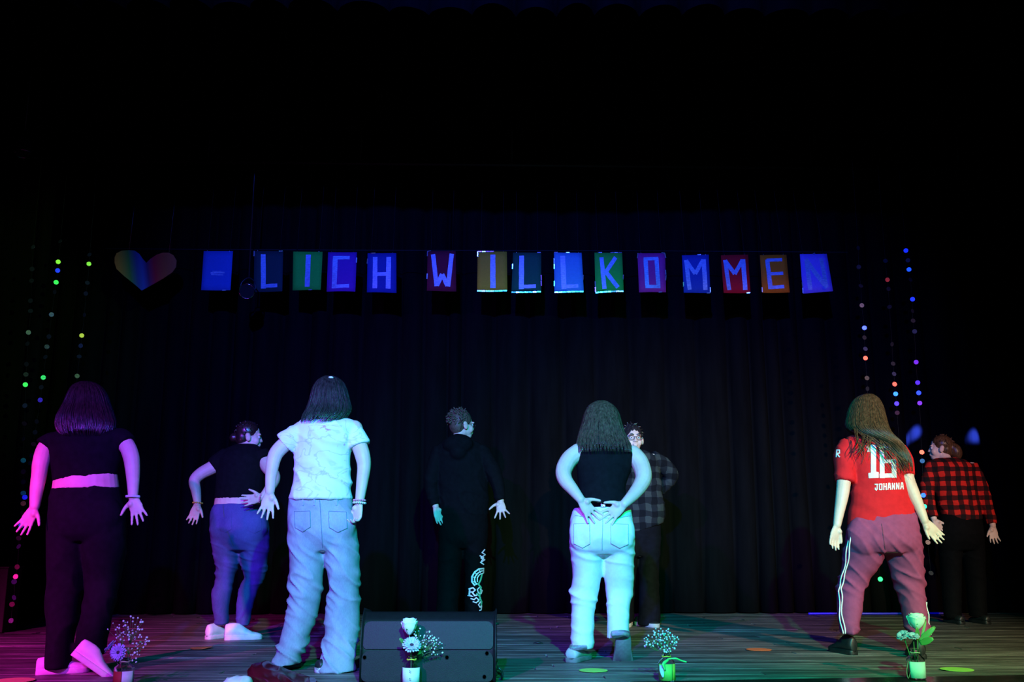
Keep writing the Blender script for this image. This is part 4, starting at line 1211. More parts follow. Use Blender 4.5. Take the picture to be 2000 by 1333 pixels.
# ---------------------------------------------------------------- 6: grey flannel shirt, facing the hall, behind the white jeans dancer
g = ground(1262, 1227); D6 = g.y + 0.12
P, body, top, leg, W, M = make_person(
    'man in dark grey checked flannel shirt and glasses, half hidden behind white trousers dancer', Vector((g.x, D6, 0)), D6,
    (1236, 858, -0.10, 174, 4, 0, 1.06),
    [(880, 1216, 1258, -0.06, 0.07), (888, 1204, 1274, -0.04, 0.11), (900, 1198, 1286, -0.02, 0.125), (925, 1200, 1289, 0, 0.135), (965, 1204, 1294, 0, 0.135), ((1018, 1000), 1208, 1300, 0, 0.145), ((1048, 1022), 1210, 1296, 0, 0.14)],
    [(1005, 1210, 1290, 0, 0.13), (1040, 1206, 1291, 0, 0.13), (1075, 1204, 1290, 0, 0.12), (1088, 1206, 1289, 0, 0.10)],
    [[(1050, 1204, 1250, 0, 0.12), (1100, 1203, 1244, 0, 0.105), (1150, 1202, 1240, 0.0, 0.10), (1215, 1200, 1238, 0, 0.095)],
     [(1050, 1244, 1291, 0, 0.12), (1100, 1247, 1288, 0, 0.105), (1150, 1248, 1287, 0.0, 0.10), (1194, 1247, 1290, 0, 0.10), (1222, 1246, 1288, -0.01, 0.10)]],
    [[(1276, 898, 0, 0.05), (1300, 912, 0.05, 0.046), (1314, 929, 0.10, 0.042), (1300, 948, 0.14, 0.036), (1284, 962, 0.16, 0.028)],
     [(1206, 898, 0, 0.05), (1186, 915, 0.06, 0.046), (1176, 936, 0.10, 0.042), (1190, 958, 0.15, 0.034), (1204, 970, 0.17, 0.028)]],
    [(1284, 962, 0.16, -22, 12, 0.02, (0, 1, 0.1), 1, 0.8, 14, 40), (1204, 970, 0.17, 20, 10, 0.02, (0, 1, 0.1), -1, 0.8, 14, 40)],
    [[(1272, 896, 0, 0.075), (1296, 910, 0.05, 0.070), (1311, 928, 0.10, 0.066), (1300, 946, 0.14, 0.056), (1288, 958, 0.16, 0.046)],
     [(1210, 896, 0, 0.075), (1190, 912, 0.06, 0.070), (1180, 934, 0.10, 0.064), (1192, 956, 0.15, 0.050), (1202, 968, 0.17, 0.044)]],
    'plaid_grey', 'dark_trouser', 'flannel_shirt', 'trousers',
    wr_top=(0.0152, 5, 9, 0.6, ((970, 0.08, 0.6), (930, 0.05, 0.5)), 12.0, 0.5), wr_leg=(0.0152, 6, 6, 0.5, (), 13.0, 0.4), hand_s=1.05)
cap_hair(P, 'hair_black', W, 1.08, tuft=200, seed=31, length=0.024)
glasses(P, W)
eb = MB()
for q in (-1, 1): eb.tube([W((q * 0.012, 0.090, 0.020)), W((q * 0.030, 0.092, 0.025)), W((q * 0.048, 0.082, 0.020))], [0.004, 0.005, 0.002], 6, 3)
for q, nm in ((0, 'eyebrows'),): eb.build(nm, 'hair_black', P)['kind'] = 'stuff'
shoe(P, ground(1275, 1227) + Vector((0.0, 0.06, 0)), 150, 0, up='black_leather', sole='grey_leather', L=0.28)
shoe(P, Vector((at(1220, 1222, D6).x, D6 - 0.06, 0)), 195, 0, up='black_leather', sole='white_rubber', L=0.28)

# ---------------------------------------------------------------- 5: white jeans dancer, hands on lower back
g = ground(1160, 1292); D5 = g.y
P, body, top, leg, W, M = make_person(
    'dancer in a black sleeveless top and white trousers, both hands spread on her lower back', g, D5,
    (1176, 826, 0.10, 2, 4, 0, 1.0),
    [(866, 1160, 1200, 0.05, 0.06), (874, 1136, 1228, 0.03, 0.09), ((884, 887), 1122, 1244, 0.01, 0.11), ((900, 904), 1124, 1238, 0, 0.12), ((930, 930), 1128, 1229, -0.01, 0.12), ((958, 956), 1130, 1222, -0.03, 0.115), ((986, 978), 1127, 1230, -0.04, 0.125)],
    [(992, 1121, 1231, -0.04, 0.13), (1015, 1114, 1236, -0.05, 0.15), (1045, 1112, 1239, -0.06, 0.16), (1070, 1114, 1239, -0.04, 0.14), (1084, 1117, 1237, -0.02, 0.11)],
    [[(1040, 1112, 1182, -0.03, 0.14), (1075, 1114, 1177, -0.01, 0.13), (1119, 1119, 1175, 0.02, 0.115), (1150, 1115, 1171, 0.03, 0.105), (1162, 1112, 1169, 0.03, 0.102), (1185, 1116, 1163, 0.02, 0.09), (1220, 1115, 1160, 0.01, 0.085), (1268, 1115, 1160, 0.0, 0.088)],
     [(1040, 1172, 1239, -0.03, 0.14), (1075, 1177, 1239, -0.01, 0.13), (1119, 1179, 1238, 0.03, 0.115), (1148, 1181, 1238, 0.06, 0.105), (1160, 1182, 1237, 0.06, 0.10), (1182, 1185, 1231, 0.03, 0.09), (1212, 1186, 1229, -0.02, 0.085), ((1248, 1240), 1185, 1230, -0.05, 0.085)]],
    [[(1130, 884, 0, 0.056), (1112, 898, -0.03, 0.054), (1101, 920, -0.08, 0.050), (1104, 938, -0.12, 0.045), (1118, 956, -0.16, 0.037), (1134, 976, -0.20, 0.027)],
     [(1236, 888, 0, 0.056), (1250, 905, -0.03, 0.055), (1257, 930, -0.08, 0.051), (1251, 948, -0.12, 0.046), (1236, 968, -0.16, 0.037), (1219, 985, -0.20, 0.027)]],
    [(1134, 976, -0.20, 24, 32, 0.02, (0.1, -1, 0.2), -1, 1.7, 4, 62), (1219, 985, -0.20, -32, 26, 0.02, (-0.1, -1, 0.2), 1, 1.7, 4, 50)],
    [],
    'black_jersey', 'white_denim', 'sleeveless_top', 'jeans',
    butt=[(1146, 1040, -0.098, 0.107, 0.088, 0.132), (1206, 1040, -0.098, 0.107, 0.088, 0.132)],
    wr_leg=(0.0171, 4, 13, 0.3, ((1160, 0.06, 1.1), (1080, 0.06, 0.6), (1240, 0.06, 0.4)), 16.0, 0.25), wr_top=(0.0114, 6, 7, 0.6, (), 17.0, 0.2), hand_s=1.0)
add_hair(P, 'hair_brown', [(785, 1164, 1184, 0.10, 0.03), (793, 1151, 1197, 0.095, 0.065), (808, 1143, 1207, 0.085, 0.09), (830, 1137, 1213, 0.06, 0.11), (852, 1131, 1221, 0.03, 0.12), (872, 1127, 1232, -0.01, 0.125), (890, 1126, 1236, -0.04, 0.115)], D5, 170, (0.84, 1.0), 25, jitter=0.05, W=W, M=M)
bv = world_bvh([leg])
decal('pocket', [[(1122, 1024), (1152, 1023), (1153, 1062), (1138, 1070), (1122, 1062)]], bv, D5, 'white_denim', leg, 0.004)
decal('pocket', [[(1192, 1024), (1226, 1025), (1226, 1063), (1210, 1070), (1193, 1061)]], bv, D5, 'white_denim', leg, 0.004)
plain('seam_grey', (0.40, 0.41, 0.42), 0.9)
def outline(pts, w): return stroke(pts + [pts[0]], w)
decal('pocket_seam', outline([(1122, 1024), (1152, 1023), (1153, 1062), (1138, 1070), (1122, 1062)], 0.9), bv, D5, 'seam_grey', leg, 0.0055)
decal('pocket_seam', outline([(1192, 1024), (1226, 1025), (1226, 1063), (1210, 1070), (1193, 1061)], 0.9), bv, D5, 'seam_grey', leg, 0.0055)
decal('seam', stroke([(1177, 1000), (1177, 1030), (1176, 1055), (1176, 1074)], 1.2), bv, D5, 'seam_grey', leg, 0.0025)
decal('waistband_seam', stroke([(1124, 1008), (1150, 1012), (1178, 1013), (1206, 1012), (1232, 1008)], 0.9), bv, D5, 'seam_grey', leg, 0.003)
bk = MB(); bk.box(at(1178, 988, D5 - 0.175), (0.03, 0.012, 0.02)); bk.build('belt_clasp', 'foil_silver', P, False, bevel=0.003)
plain('sequin_band', (0.75, 0.7, 0.75), 0.2, 0.9, 0.5, 0.4, 160, 1.0)
gl = ground(1140, 1296); T = shoe(P, gl + Vector((0.0, 0.17, 0)), 24, 0, up='grey_leather', sole='grey_rubber', L=0.255, high=0.095, wd=1.3)
ring_band(P, 'sequin_cuff', 'sequin_band', gl + Vector((-0.03, 0.03, 0.088)), (0, 0, 1), 0.046, 0.014)
gr = ground(1217, 1292); shoe(P, gr + Vector((0.0, 0.0, 0)), 3, 54, 0, up='grey_leather', sole='grey_rubber', L=0.26, high=0.10, wd=1.3)
ring_band(P, 'sequin_cuff', 'sequin_band', at(1211, 1240, D5 - 0.11), (0, 0.3, 1), 0.046, 0.018)

# ---------------------------------------------------------------- 7: red jersey dancer
g = ground(1720, 1282); D7 = g.y
P, body, top, leg, W, M = make_person(
    'long haired dancer in numbered red jersey and plum trousers with white side piping', g, D7,
    (1692, 808, 0.12, -10, 10, 4, 1.0),
    [(848, 1680, 1722, 0.07, 0.06), ((854, 858), 1656, 1746, 0.05, 0.09), ((868, 876), 1646, 1764, 0.03, 0.11), ((895, 900), 1652, 1766, 0, 0.12), ((935, 930), 1666, 1764, -0.02, 0.12), ((980, 968), 1662, 1774, -0.03, 0.125), ((1028, 1008), 1655, 1790, -0.03, 0.14)],
    [((1012, 1000), 1660, 1788, -0.03, 0.13), ((1035, 1025), 1655, 1793, -0.04, 0.15), (1060, 1653, 1797, -0.04, 0.15), (1080, 1654, 1799, -0.02, 0.12)],
    [[(1045, 1653, 1736, -0.03, 0.14), (1075, 1650, 1731, 0, 0.13), (1113, 1644, 1712, 0.06, 0.12), (1142, 1636, 1692, 0.09, 0.105), (1160, 1635, 1685, 0.09, 0.10), (1200, 1636, 1681, 0.06, 0.09), (1238, 1642, 1675, 0.03, 0.075)],
     [(1045, 1722, 1797, -0.03, 0.14), (1085, 1731, 1800, 0.02, 0.13), (1135, 1746, 1804, 0.06, 0.11), (1170, 1757, 1806, 0.06, 0.10), (1215, 1768, 1811, 0.04, 0.09), (1248, 1774, 1817, 0.02, 0.085)]],
    [[(1654, 878, 0.02, 0.052), (1648, 905, -0.02, 0.048), (1648, 940, -0.05, 0.044), (1645, 968, -0.07, 0.040), (1640, 996, -0.08, 0.033), (1635, 1026, -0.10, 0.025)],
     [(1756, 884, 0.02, 0.050), (1768, 905, -0.02, 0.047), (1772, 935, -0.05, 0.044), (1784, 965, -0.07, 0.040), (1795, 990, -0.09, 0.033), (1806, 1018, -0.12, 0.025)]],
    [(1635, 1027, -0.10, -8, 36, -0.06, (0.4, -1, 0.1), -1, 0.5, 10, 22), (1806, 1019, -0.12, 27, 33, -0.10, (-0.25, -1, 0.3), 1, 0.55, 5, 34)],
    [[(1660, 872, 0.02, 0.070), (1650, 892, -0.01, 0.070), (1650, 920, -0.03, 0.066), (1650, 942, -0.05, 0.063)], [(1750, 880, 0.02, 0.068), (1764, 900, -0.02, 0.064), (1770, 930, -0.05, 0.056)]],
    'red_jersey', 'plum_trouser', 'jersey', 'track_trousers',
    butt=[(1690, 1046, -0.083, 0.112, 0.088, 0.127), (1752, 1042, -0.083, 0.112, 0.088, 0.127)],
    wr_top=(0.0152, 5, 9, 0.6, ((970, 0.07, 0.5), (1010, 0.05, 0.4)), 20.0, 0.6),
    wr_leg=(0.0209, 5, 12, 0.4, ((1135, 0.08, 0.8), (1225, 0.05, 0.7), (1075, 0.05, 0.4)), 21.0, 0.8))
bv = world_bvh([top])
num = [[(1694, 884), (1692, 873), (1702, 869), (1711, 870), (1711, 922), (1716, 923), (1716, 934), (1697, 935), (1696, 925), (1701, 924), (1701, 883)]]
num += stroke([(1748, 874), (1727, 873)], 8) + stroke([(1722, 872), (1723, 932)], 9) + stroke([(1720, 930), (1748, 929)], 8) + stroke([(1746, 931), (1745, 900)], 9) + stroke([(1746, 902), (1722, 902)], 7) + stroke([(1746, 872), (1746, 884)], 8)
decal('number_print', num, bv, D7, 'print_white', top, 0.003)
JL = {'J': [[(0, .05), (1, .05)], [(.75, 0), (.75, .8), (.5, 1), (.15, .9), (.1, .65)]], 'O': [[(.1, .05), (.9, .05), (.9, .95), (.1, .95), (.1, .05)]], 'H': [[(.1, 0), (.1, 1)], [(.9, 0), (.9, 1)], [(.1, .5), (.9, .5)]],
      'A': [[(.05, 1), (.3, 0), (.7, 0), (.95, 1)], [(.2, .65), (.8, .65)]], 'N': [[(.1, 1), (.1, 0), (.9, 1), (.9, 0)]]}
nm = []
for i, chh in enumerate('JOHANNA'):
    for pl in JL[chh]:
        nm += stroke([(1709 + i * 8.2 + px * 5.6, 946 - i * 0.35 + py * 12.0) for px, py in pl], 2.1)
decal('name_print', nm, bv, D7, 'print_white', top, 0.003, 3.0)
decal('sleeve_print', stroke([(1634, 893), (1635, 880), (1640, 880), (1640, 886), (1635, 887), (1640, 893)], 2.2), bv, D7, 'print_white', top, 0.003, 3.0)
plain('seam_plum', (0.16, 0.03, 0.06), 0.9)
decal('seam', stroke([(1722, 1024), (1725, 1045), (1729, 1074)], 1.3), world_bvh([leg]), D7, 'seam_plum', leg, 0.0025)
for off, ph in ((0.0, 0.0), (0.017, 1.4)):
    st = MB(); pts = []
    rowsL = norm_rows([(1035, 1655, 0), (1075, 1650, 0), (1113, 1644, 0), (1142, 1636, 0), (1160, 1635, 0), (1200, 1636, 0), (1238, 1642, 0)], 1)
    dds = [-0.03, 0, 0.06, 0.09, 0.09, 0.06, 0.03]
    path = cr_rows([(r[2], r[0], d) for r, d in zip(rowsL, dds)], 5)
    for i, (x, y, dd) in enumerate(path):
        p = at(x + 2 + off * 290, y, D7 + dd - 0.03 - off * 2.2) + Vector((0.004 * math.sin(i * 0.9 + ph), -0.02, 0))
        pts.append(p)
    st.tube(pts, [0.0042] * len(pts), 6)
    st.build('side_piping', 'print_white', leg)
st = MB(); pts = [at(1806 + 0.14 * (y - 1170), y, D7 + 0.02) + Vector((0.004 * math.sin(y * 0.2), -0.02, 0)) for y in range(1176, 1246, 8)]
st.tube(pts, [0.004] * len(pts), 6); st.build('side_piping', 'print_white', leg)
def rg_extra(mb): pass
h = add_hair(P, 'hair_long_brown', [(772, 1684, 1702, 0.13, 0.03), (780, 1671, 1713, 0.125, 0.065), (796, 1662, 1721, 0.11, 0.09), (816, 1657, 1726, 0.08, 0.105), (836, 1657, 1731, 0.03, 0.115), (850, 1678, 1740, -0.02, 0.095), (864, 1718, 1757, -0.07, 0.065), (882, 1747, 1772, -0.10, 0.04), (904, 1761, 1781, -0.125, 0.03), (928, 1765, 1782, -0.13, 0.025)], D7, 150, (0.62, 1.0), 35, jitter=0.07, W=W, M=M)
fs = MB(); rnd = random.Random(5)
for i in range(44):
    x0 = rnd.uniform(1664, 1716); t = (x0 - 1660) / 60
    if rnd.random() < 0.35:
        ex, ey = 1668 + rnd.uniform(-4, 30), 880 + rnd.uniform(0, 30)
    else: ex, ey = 1750 + rnd.uniform(0, 32), 910 + rnd.uniform(-10, 30)
    fs.tube([at(x0, 835, D7 - 0.06), at((x0 * 2 + ex) / 3, 862, D7 - 0.125), at((x0 + 2 * ex) / 3 + rnd.uniform(-4, 4), (862 + ey) / 2, D7 - 0.165), at(ex, ey, D7 - 0.165)], [0.0016, 0.0022, 0.0018, 0.0005], 5, 4)
so = fs.build('loose_strands', 'hair_long_brown', h); so['kind'] = 'stuff'
gl = ground(1652, 1280); shoe(P, gl + Vector((0.0, 0.15, 0)), -14, 0, up='black_leather', sole='black_leather', L=0.26, high=0.12)
gr = ground(1806, 1288); shoe(P, gr + Vector((0.0, 0.16, 0)), 8, 0, up='black_leather', sole='black_leather', L=0.26, high=0.12)

# ---------------------------------------------------------------- 8: red checked shirt, far right
g = ground(1885, 1218); D8 = g.y
P, body, top, leg, W, M = make_person(
    'dancer at the far right in red and black checked shirt, head turned left', g, D8,
    (1836, 876, 0.10, -72, 2, 0, 0.98),
    [(895, 1828, 1866, 0.05, 0.06), ((902, 902), 1814, 1890, 0.03, 0.10), ((914, 916), 1810, 1904, 0.0, 0.12), ((940, 942), 1818, 1907, 0, 0.125), ((975, 975), 1830, 1911, -0.02, 0.125), ((1000, 998), 1838, 1915, -0.03, 0.13), ((1017, 1016), 1845, 1916, -0.04, 0.13)],
    [(1005, 1838, 1915, -0.03, 0.12), (1030, 1834, 1919, -0.04, 0.14), (1055, 1833, 1920, -0.03, 0.14), (1075, 1836, 1919, -0.01, 0.11)],
    [[(1045, 1834, 1880, -0.02, 0.12), (1090, 1836, 1877, 0.02, 0.11), (1140, 1840, 1876, 0.04, 0.095), (1208, 1845, 1877, 0, 0.08)],
     [(1045, 1874, 1920, -0.02, 0.12), (1090, 1880, 1922, 0.02, 0.11), (1140, 1888, 1924, 0.04, 0.095), (1205, 1894, 1926, 0, 0.08)]],
    [[(1820, 912, 0.02, 0.05), (1811, 945, -0.02, 0.045), (1812, 970, -0.04, 0.04), (1818, 995, -0.06, 0.033), (1824, 1014, -0.08, 0.026)],
     [(1898, 914, 0.02, 0.05), (1914, 945, -0.02, 0.045), (1924, 975, -0.04, 0.04), (1933, 1003, -0.07, 0.033), (1939, 1028, -0.10, 0.026)]],
    [(1824, 1015, -0.08, 14, 24, -0.06, (0.2, -1, 0.2), -1, 1.0, 12, 40), (1939, 1029, -0.10, 2, 28, -0.1, (-0.1, -1, 0.2), 1, 1.3, 14, 40)],
    [[(1824, 908, 0.02, 0.070), (1812, 942, -0.02, 0.064), (1812, 970, -0.04, 0.058), (1818, 995, -0.06, 0.048), (1823, 1011, -0.08, 0.042)],
     [(1894, 910, 0.02, 0.070), (1912, 944, -0.02, 0.064), (1923, 975, -0.04, 0.058), (1932, 1003, -0.07, 0.048), (1938, 1024, -0.10, 0.042)]],
    'plaid_red', 'black_slacks', 'checked_shirt', 'trousers',
    butt=[(1858, 1042, -0.06, 0.102, 0.078, 0.115), (1898, 1042, -0.06, 0.102, 0.078, 0.115)],
    wr_top=(0.0133, 5, 8, 0.6, ((985, 0.06, 0.5),), 25.0, 0.4), wr_leg=(0.0133, 6, 7, 0.5, (), 26.0, 0.4), hand_s=0.95)
def bun8(mb, Rm):
    mb.tube([W((0, -0.085, 0.02)), W((0.0, -0.125, -0.01)), W((0, -0.135, -0.06)), W((0, -0.125, -0.10))], [0.04, 0.052, 0.050, 0.028], 14, 4, ends=True)
cap_hair(P, 'hair_long_brown', W, 0.99, tuft=60, seed=48, length=0.015, extra=bun8)
for xx in (1861, 1911): shoe(P, Vector((at(xx, 1212, D8).x, D8 + 0.05, 0)), -8, 0, up='black_leather', sole='black_leather', L=0.255)

# ================================================================== floor monitor at the front edge
plain('cabinet_black', (0.0065, 0.0075, 0.008), 0.5, 0, 0.22, 0.12, 40, 0.35)
plain('cabinet_panel', (0.015, 0.018, 0.018), 0.48, 0, 0.28, 0.12, 40, 0.35)
plain('hole_black', (0.002, 0.002, 0.002), 0.9)
SD = 5.10
sx0 = at(703, 1300, SD).x; sx1 = at(968, 1300, SD).x
sw = sx1 - sx0; scx = (sx0 + sx1) / 2
z1 = at(830, 1272, SD).z; z2 = at(830, 1213, SD + 0.03).z; z3 = at(830, 1195, SD + 0.09).z
t = thing('floor_monitor', 'black wedge stage monitor speaker at the front edge, seen from behind', 'speaker', (scx, SD + 0.2, 0.003))
def slab(prof, x0, x1, bev):
    mb = MB(); n = len(prof)
    mb.add([(x0, y, z) for y, z in prof] + [(x1, y, z) for y, z in prof],
           [tuple(range(n)), tuple(reversed(range(n, 2 * n)))] + [(i, (i + 1) % n, n + (i + 1) % n, n + i) for i in range(n)])
    return mb
b = slab([(SD, 0.012), (SD, z1 + 0.01), (SD + 0.035, z2), (SD + 0.09, z3), (SD + 0.36, z3 - 0.03), (SD + 0.46, 0.10), (SD + 0.40, 0.012)], sx0, sx1, 0.0)
body = b.build('cabinet', 'cabinet_black', t, True, bevel=0.018)
def rounded(x0, x1, z0, z1_, r, yfun, th):
    pts = []
    for cx, cz, a0 in ((x1 - r, z1_ - r, 0), (x0 + r, z1_ - r, 90), (x0 + r * 0.6, z0 + r * 0.6, 180), (x1 - r * 0.6, z0 + r * 0.6, 270)):
        rr = r if a0 < 180 else r * 0.6
        for k in range(6):
            a = R(a0 + 90 * k / 5); pts.append((cx + rr * math.cos(a), cz + rr * math.sin(a)))
    n = len(pts); mb = MB()
    mb.add([(x, yfun(z) - th, z) for x, z in pts] + [(x, yfun(z) + 0.004, z) for x, z in pts],
           [tuple(range(n)), tuple(reversed(range(n, 2 * n)))] + [(i, (i + 1) % n, n + (i + 1) % n, n + i) for i in range(n)])
    return mb
lp = rounded(sx0 + 0.012, sx1 - 0.016, 0.014, z1, 0.04, lambda z: SD, 0.012).build('rear_panel', 'cabinet_panel', t, False, bevel=0.003)
up = rounded(sx0 + 0.016, sx1 - 0.016, z1 + 0.012, z2 - 0.006, 0.03, lambda z: SD + 0.035 * (z - z1 - 0.01) / (z2 - z1 - 0.01), 0.008).build('upper_panel', 'cabinet_black', t, False, bevel=0.003)
for x, y in ((712, 1285), (873, 1285), (951, 1277), (946, 1323)):
    h = MB(); p = at(x, y, SD - 0.0125)
    rings = [[p + Vector((r * math.cos(a), d, r * 1.1 * math.sin(a))) for a in [2 * math.pi * k / 14 for k in range(14)]] for r, d in ((0.010, 0.0), (0.0105, -0.001), (0.0085, -0.0012), (0.008, 0.0))]
    h.loft(rings); h.build('screw_recess', 'hole_black', lp)
def side_plug(y, r, l, dd, nm):
    h = MB(); p = at(966, y, SD + dd); p.x = sx1 - 0.004
    prof = [(0.0, r), (l * 0.5, r), (l * 0.55, r * 0.75), (l, r * 0.7)]
    h.loft([[p + Vector((d, q * math.cos(a), q * math.sin(a))) for a in [2 * math.pi * k / 14 for k in range(14)]] for d, q in prof])
    h.build(nm, 'cabinet_panel', t)
side_plug(1219, 0.008, 0.02, 0.08, 'side_knob'); side_plug(1291, 0.010, 0.014, 0.10, 'cable_plug'); side_plug(1305, 0.016, 0.018, 0.10, 'cable_plug'); side_plug(1318, 0.011, 0.012, 0.10, 'cable_plug')
cb = MB(); p0 = at(966, 1305, SD + 0.10); p0.x = sx1 + 0.012
cb.tube([p0, p0 + Vector((0.02, 0.0, -0.02)), Vector((sx1 + 0.03, SD + 0.12, 0.012)), Vector((sx1 + 0.02, SD + 0.3, 0.010)), Vector((sx1 - 0.1, SD + 0.52, 0.010))], [0.006] * 5, 8, 5)
cb.build('cable', 'black_plastic', t)

# ================================================================== bottles with flowers
plain('label_white', (0.80, 0.80, 0.76), 0.7)
plain('label_red', (0.45, 0.03, 0.03), 0.7)
plain('label_green_lit', (0.20, 0.62, 0.10), 0.6)
plain('label_warm_lit', (0.75, 0.62, 0.08), 0.6)
plain('ribbon_yellow', (0.75, 0.62, 0.06), 0.35)
plain('ribbon_green', (0.12, 0.70, 0.18), 0.35)
plain('twine', (0.45, 0.40, 0.25), 0.8)
plain('ink', (0.03, 0.03, 0.03), 0.6)
plain('stem_green', (0.10, 0.22, 0.06), 0.6)
plain('leaf_green', (0.10, 0.26, 0.06), 0.5)
plain('petal_white', (0.82, 0.82, 0.74), 0.6)
plain('petal_violet', (0.46, 0.34, 0.72), 0.6)
plain('petal_pale', (0.50, 0.52, 0.66), 0.6)
plain('daisy_eye', (0.05, 0.02, 0.05), 0.8)
plain('blossom_white', (0.74, 0.74, 0.72), 0.7)
def bottle(base, label, lab_mats, r=0.045, h=0.150, lab0=0.012, lab1=0.090, tie='twine'):
    t = thing('bottle_vase', label, 'vase', base, 'bottle vases along the stage edge')
    mb = MB()
    out = [(r * 0.90, 0.0), (r, 0.006), (r, h * 0.62), (r * 0.93, h * 0.70), (r * 0.62, h * 0.78), (r * 0.46, h * 0.83), (r * 0.44, h * 0.95), (r * 0.56, h * 0.965), (r * 0.56, h)]
    inn = [(r * 0.46, h), (r * 0.36, h * 0.95), (r * 0.38, h * 0.83), (r * 0.55, h * 0.77), (r * 0.86, h * 0.69), (r * 0.93, h * 0.62), (r * 0.93, 0.012), (r * 0.80, 0.008)]
    mb.lathe(out + inn, base, 28)
    mb.build('glass', 'clear_glass', t)
    arcs = lab_mats
    for (a0, a1, mat) in arcs:
        lb = MB(); rr = [r * 1.012, r * 1.02]
        n = 12; vs = []; fs = []
        for q in rr:
            for z in (lab0, lab1):
                for k in range(n + 1):
                    a = R(a0 + (a1 - a0) * k / n) - math.pi / 2
                    vs.append(Vector(base) + Vector((q * math.cos(a), q * math.sin(a), z)))
        m = n + 1
        for k in range(n):
            fs.append((k, k + 1, m + k + 1, m + k)); fs.append((2 * m + k, 3 * m + k, 3 * m + k + 1, 2 * m + k + 1))
            fs.append((m + k, m + k + 1, 3 * m + k + 1, 3 * m + k)); fs.append((k, 2 * m + k, 2 * m + k + 1, k + 1))
        fs.append((0, m, 3 * m, 2 * m)); fs.append((n, 2 * m + n, 3 * m + n, m + n))
        lb.add(vs, fs); lb.build('label_sleeve', mat, t)
    tw = MB()
    pts = [Vector(base) + Vector((r * 0.50 * math.cos(a), r * 0.50 * math.sin(a), h * 0.87 + 0.002 * math.sin(3 * a))) for a in [2 * math.pi * k / 16 for k in range(17)]]
    tw.tube(pts, [0.0032] * 17, 6)
    tw.build('neck_tie', tie, t)
    return t
def petal_mesh(w, l, cup, name='petal', curl=0.0, nu=5, nv=6, th=0.0009, tip=0.6):
    """petal lying along +Y from the origin, cupped towards +Z"""
    mb = MB(); top = []; bot = []
    for j in range(nv + 1):
        v = j / nv
        ww = w * (math.sin(math.pi * min(1.0, 0.12 + 0.80 * v)) ** tip)
        for i in range(nu + 1):
            u = i / nu * 2 - 1
            z = cup * (v ** 1.6) * l * 0.5 + cup * 0.25 * w * u * u - curl * (v ** 4) * l
            top.append(Vector((u * ww / 2, v * l, z + th))); bot.append(Vector((u * ww / 2, v * l, z - th)))
    n = len(top); k = nu + 1; fs = []
    for j in range(nv):
        for i in range(nu):
            a = j * k + i
            fs.append((a, a + 1, a + k + 1, a + k)); fs.append((n + a, n + a + k, n + a + k + 1, n + a + 1))
    for j in range(nv):
        for a, b in ((j * k, (j + 1) * k), (j * k + nu, (j + 1) * k + nu)): fs.append((a, b, n + b, n + a))
    for i in range(nu):
        for a, b in ((i, i + 1), (nv * k + i, nv * k + i + 1)): fs.append((a, b, n + b, n + a))
    mb.add(top + bot, fs)
    me = mb.mesh(name)
    bm = bmesh.new(); bm.from_mesh(me); bmesh.ops.recalc_face_normals(bm, faces=bm.faces[:]); bm.to_mesh(me); bm.free()
    me.polygons.foreach_set('use_smooth', [True] * len(me.polygons))
    return me
def place(me, name, parent, M):
    o = bpy.data.objects.new(name, me); COL.objects.link(o); o.parent = parent
    o.matrix_local = M
    return o
def axis_frame(n):
    n = Vector(n).normalized(); a = n.orthogonal().normalized(); b = n.cross(a)
    return Matrix((a, b, n)).transposed()
def stem(parent, pts, r=0.0022):
    mb = MB(); mb.tube(pts, [r] * len(pts), 7, 5); return mb.build('stem', 'stem_green', parent)
def leaf(parent, base, tip, w, up=(0, -1, 0.4), mat='leaf_green'):
    base = Vector(base); tip = Vector(tip); d = tip - base; l = d.length
    me = petal_mesh(w, l, 0.25, 'leaf', 0.12, 6, 8, 0.0007, 0.75); me.materials.append(MATS[mat])
    y = d.normalized(); z = Vector(up); z = (z - y * z.dot(y)).normalized(); x = y.cross(z)
    M = Matrix((x, y, z)).transposed().to_4x4(); M.translation = base - BASE[parent.name]
    return place(me, 'leaf', parent, M)
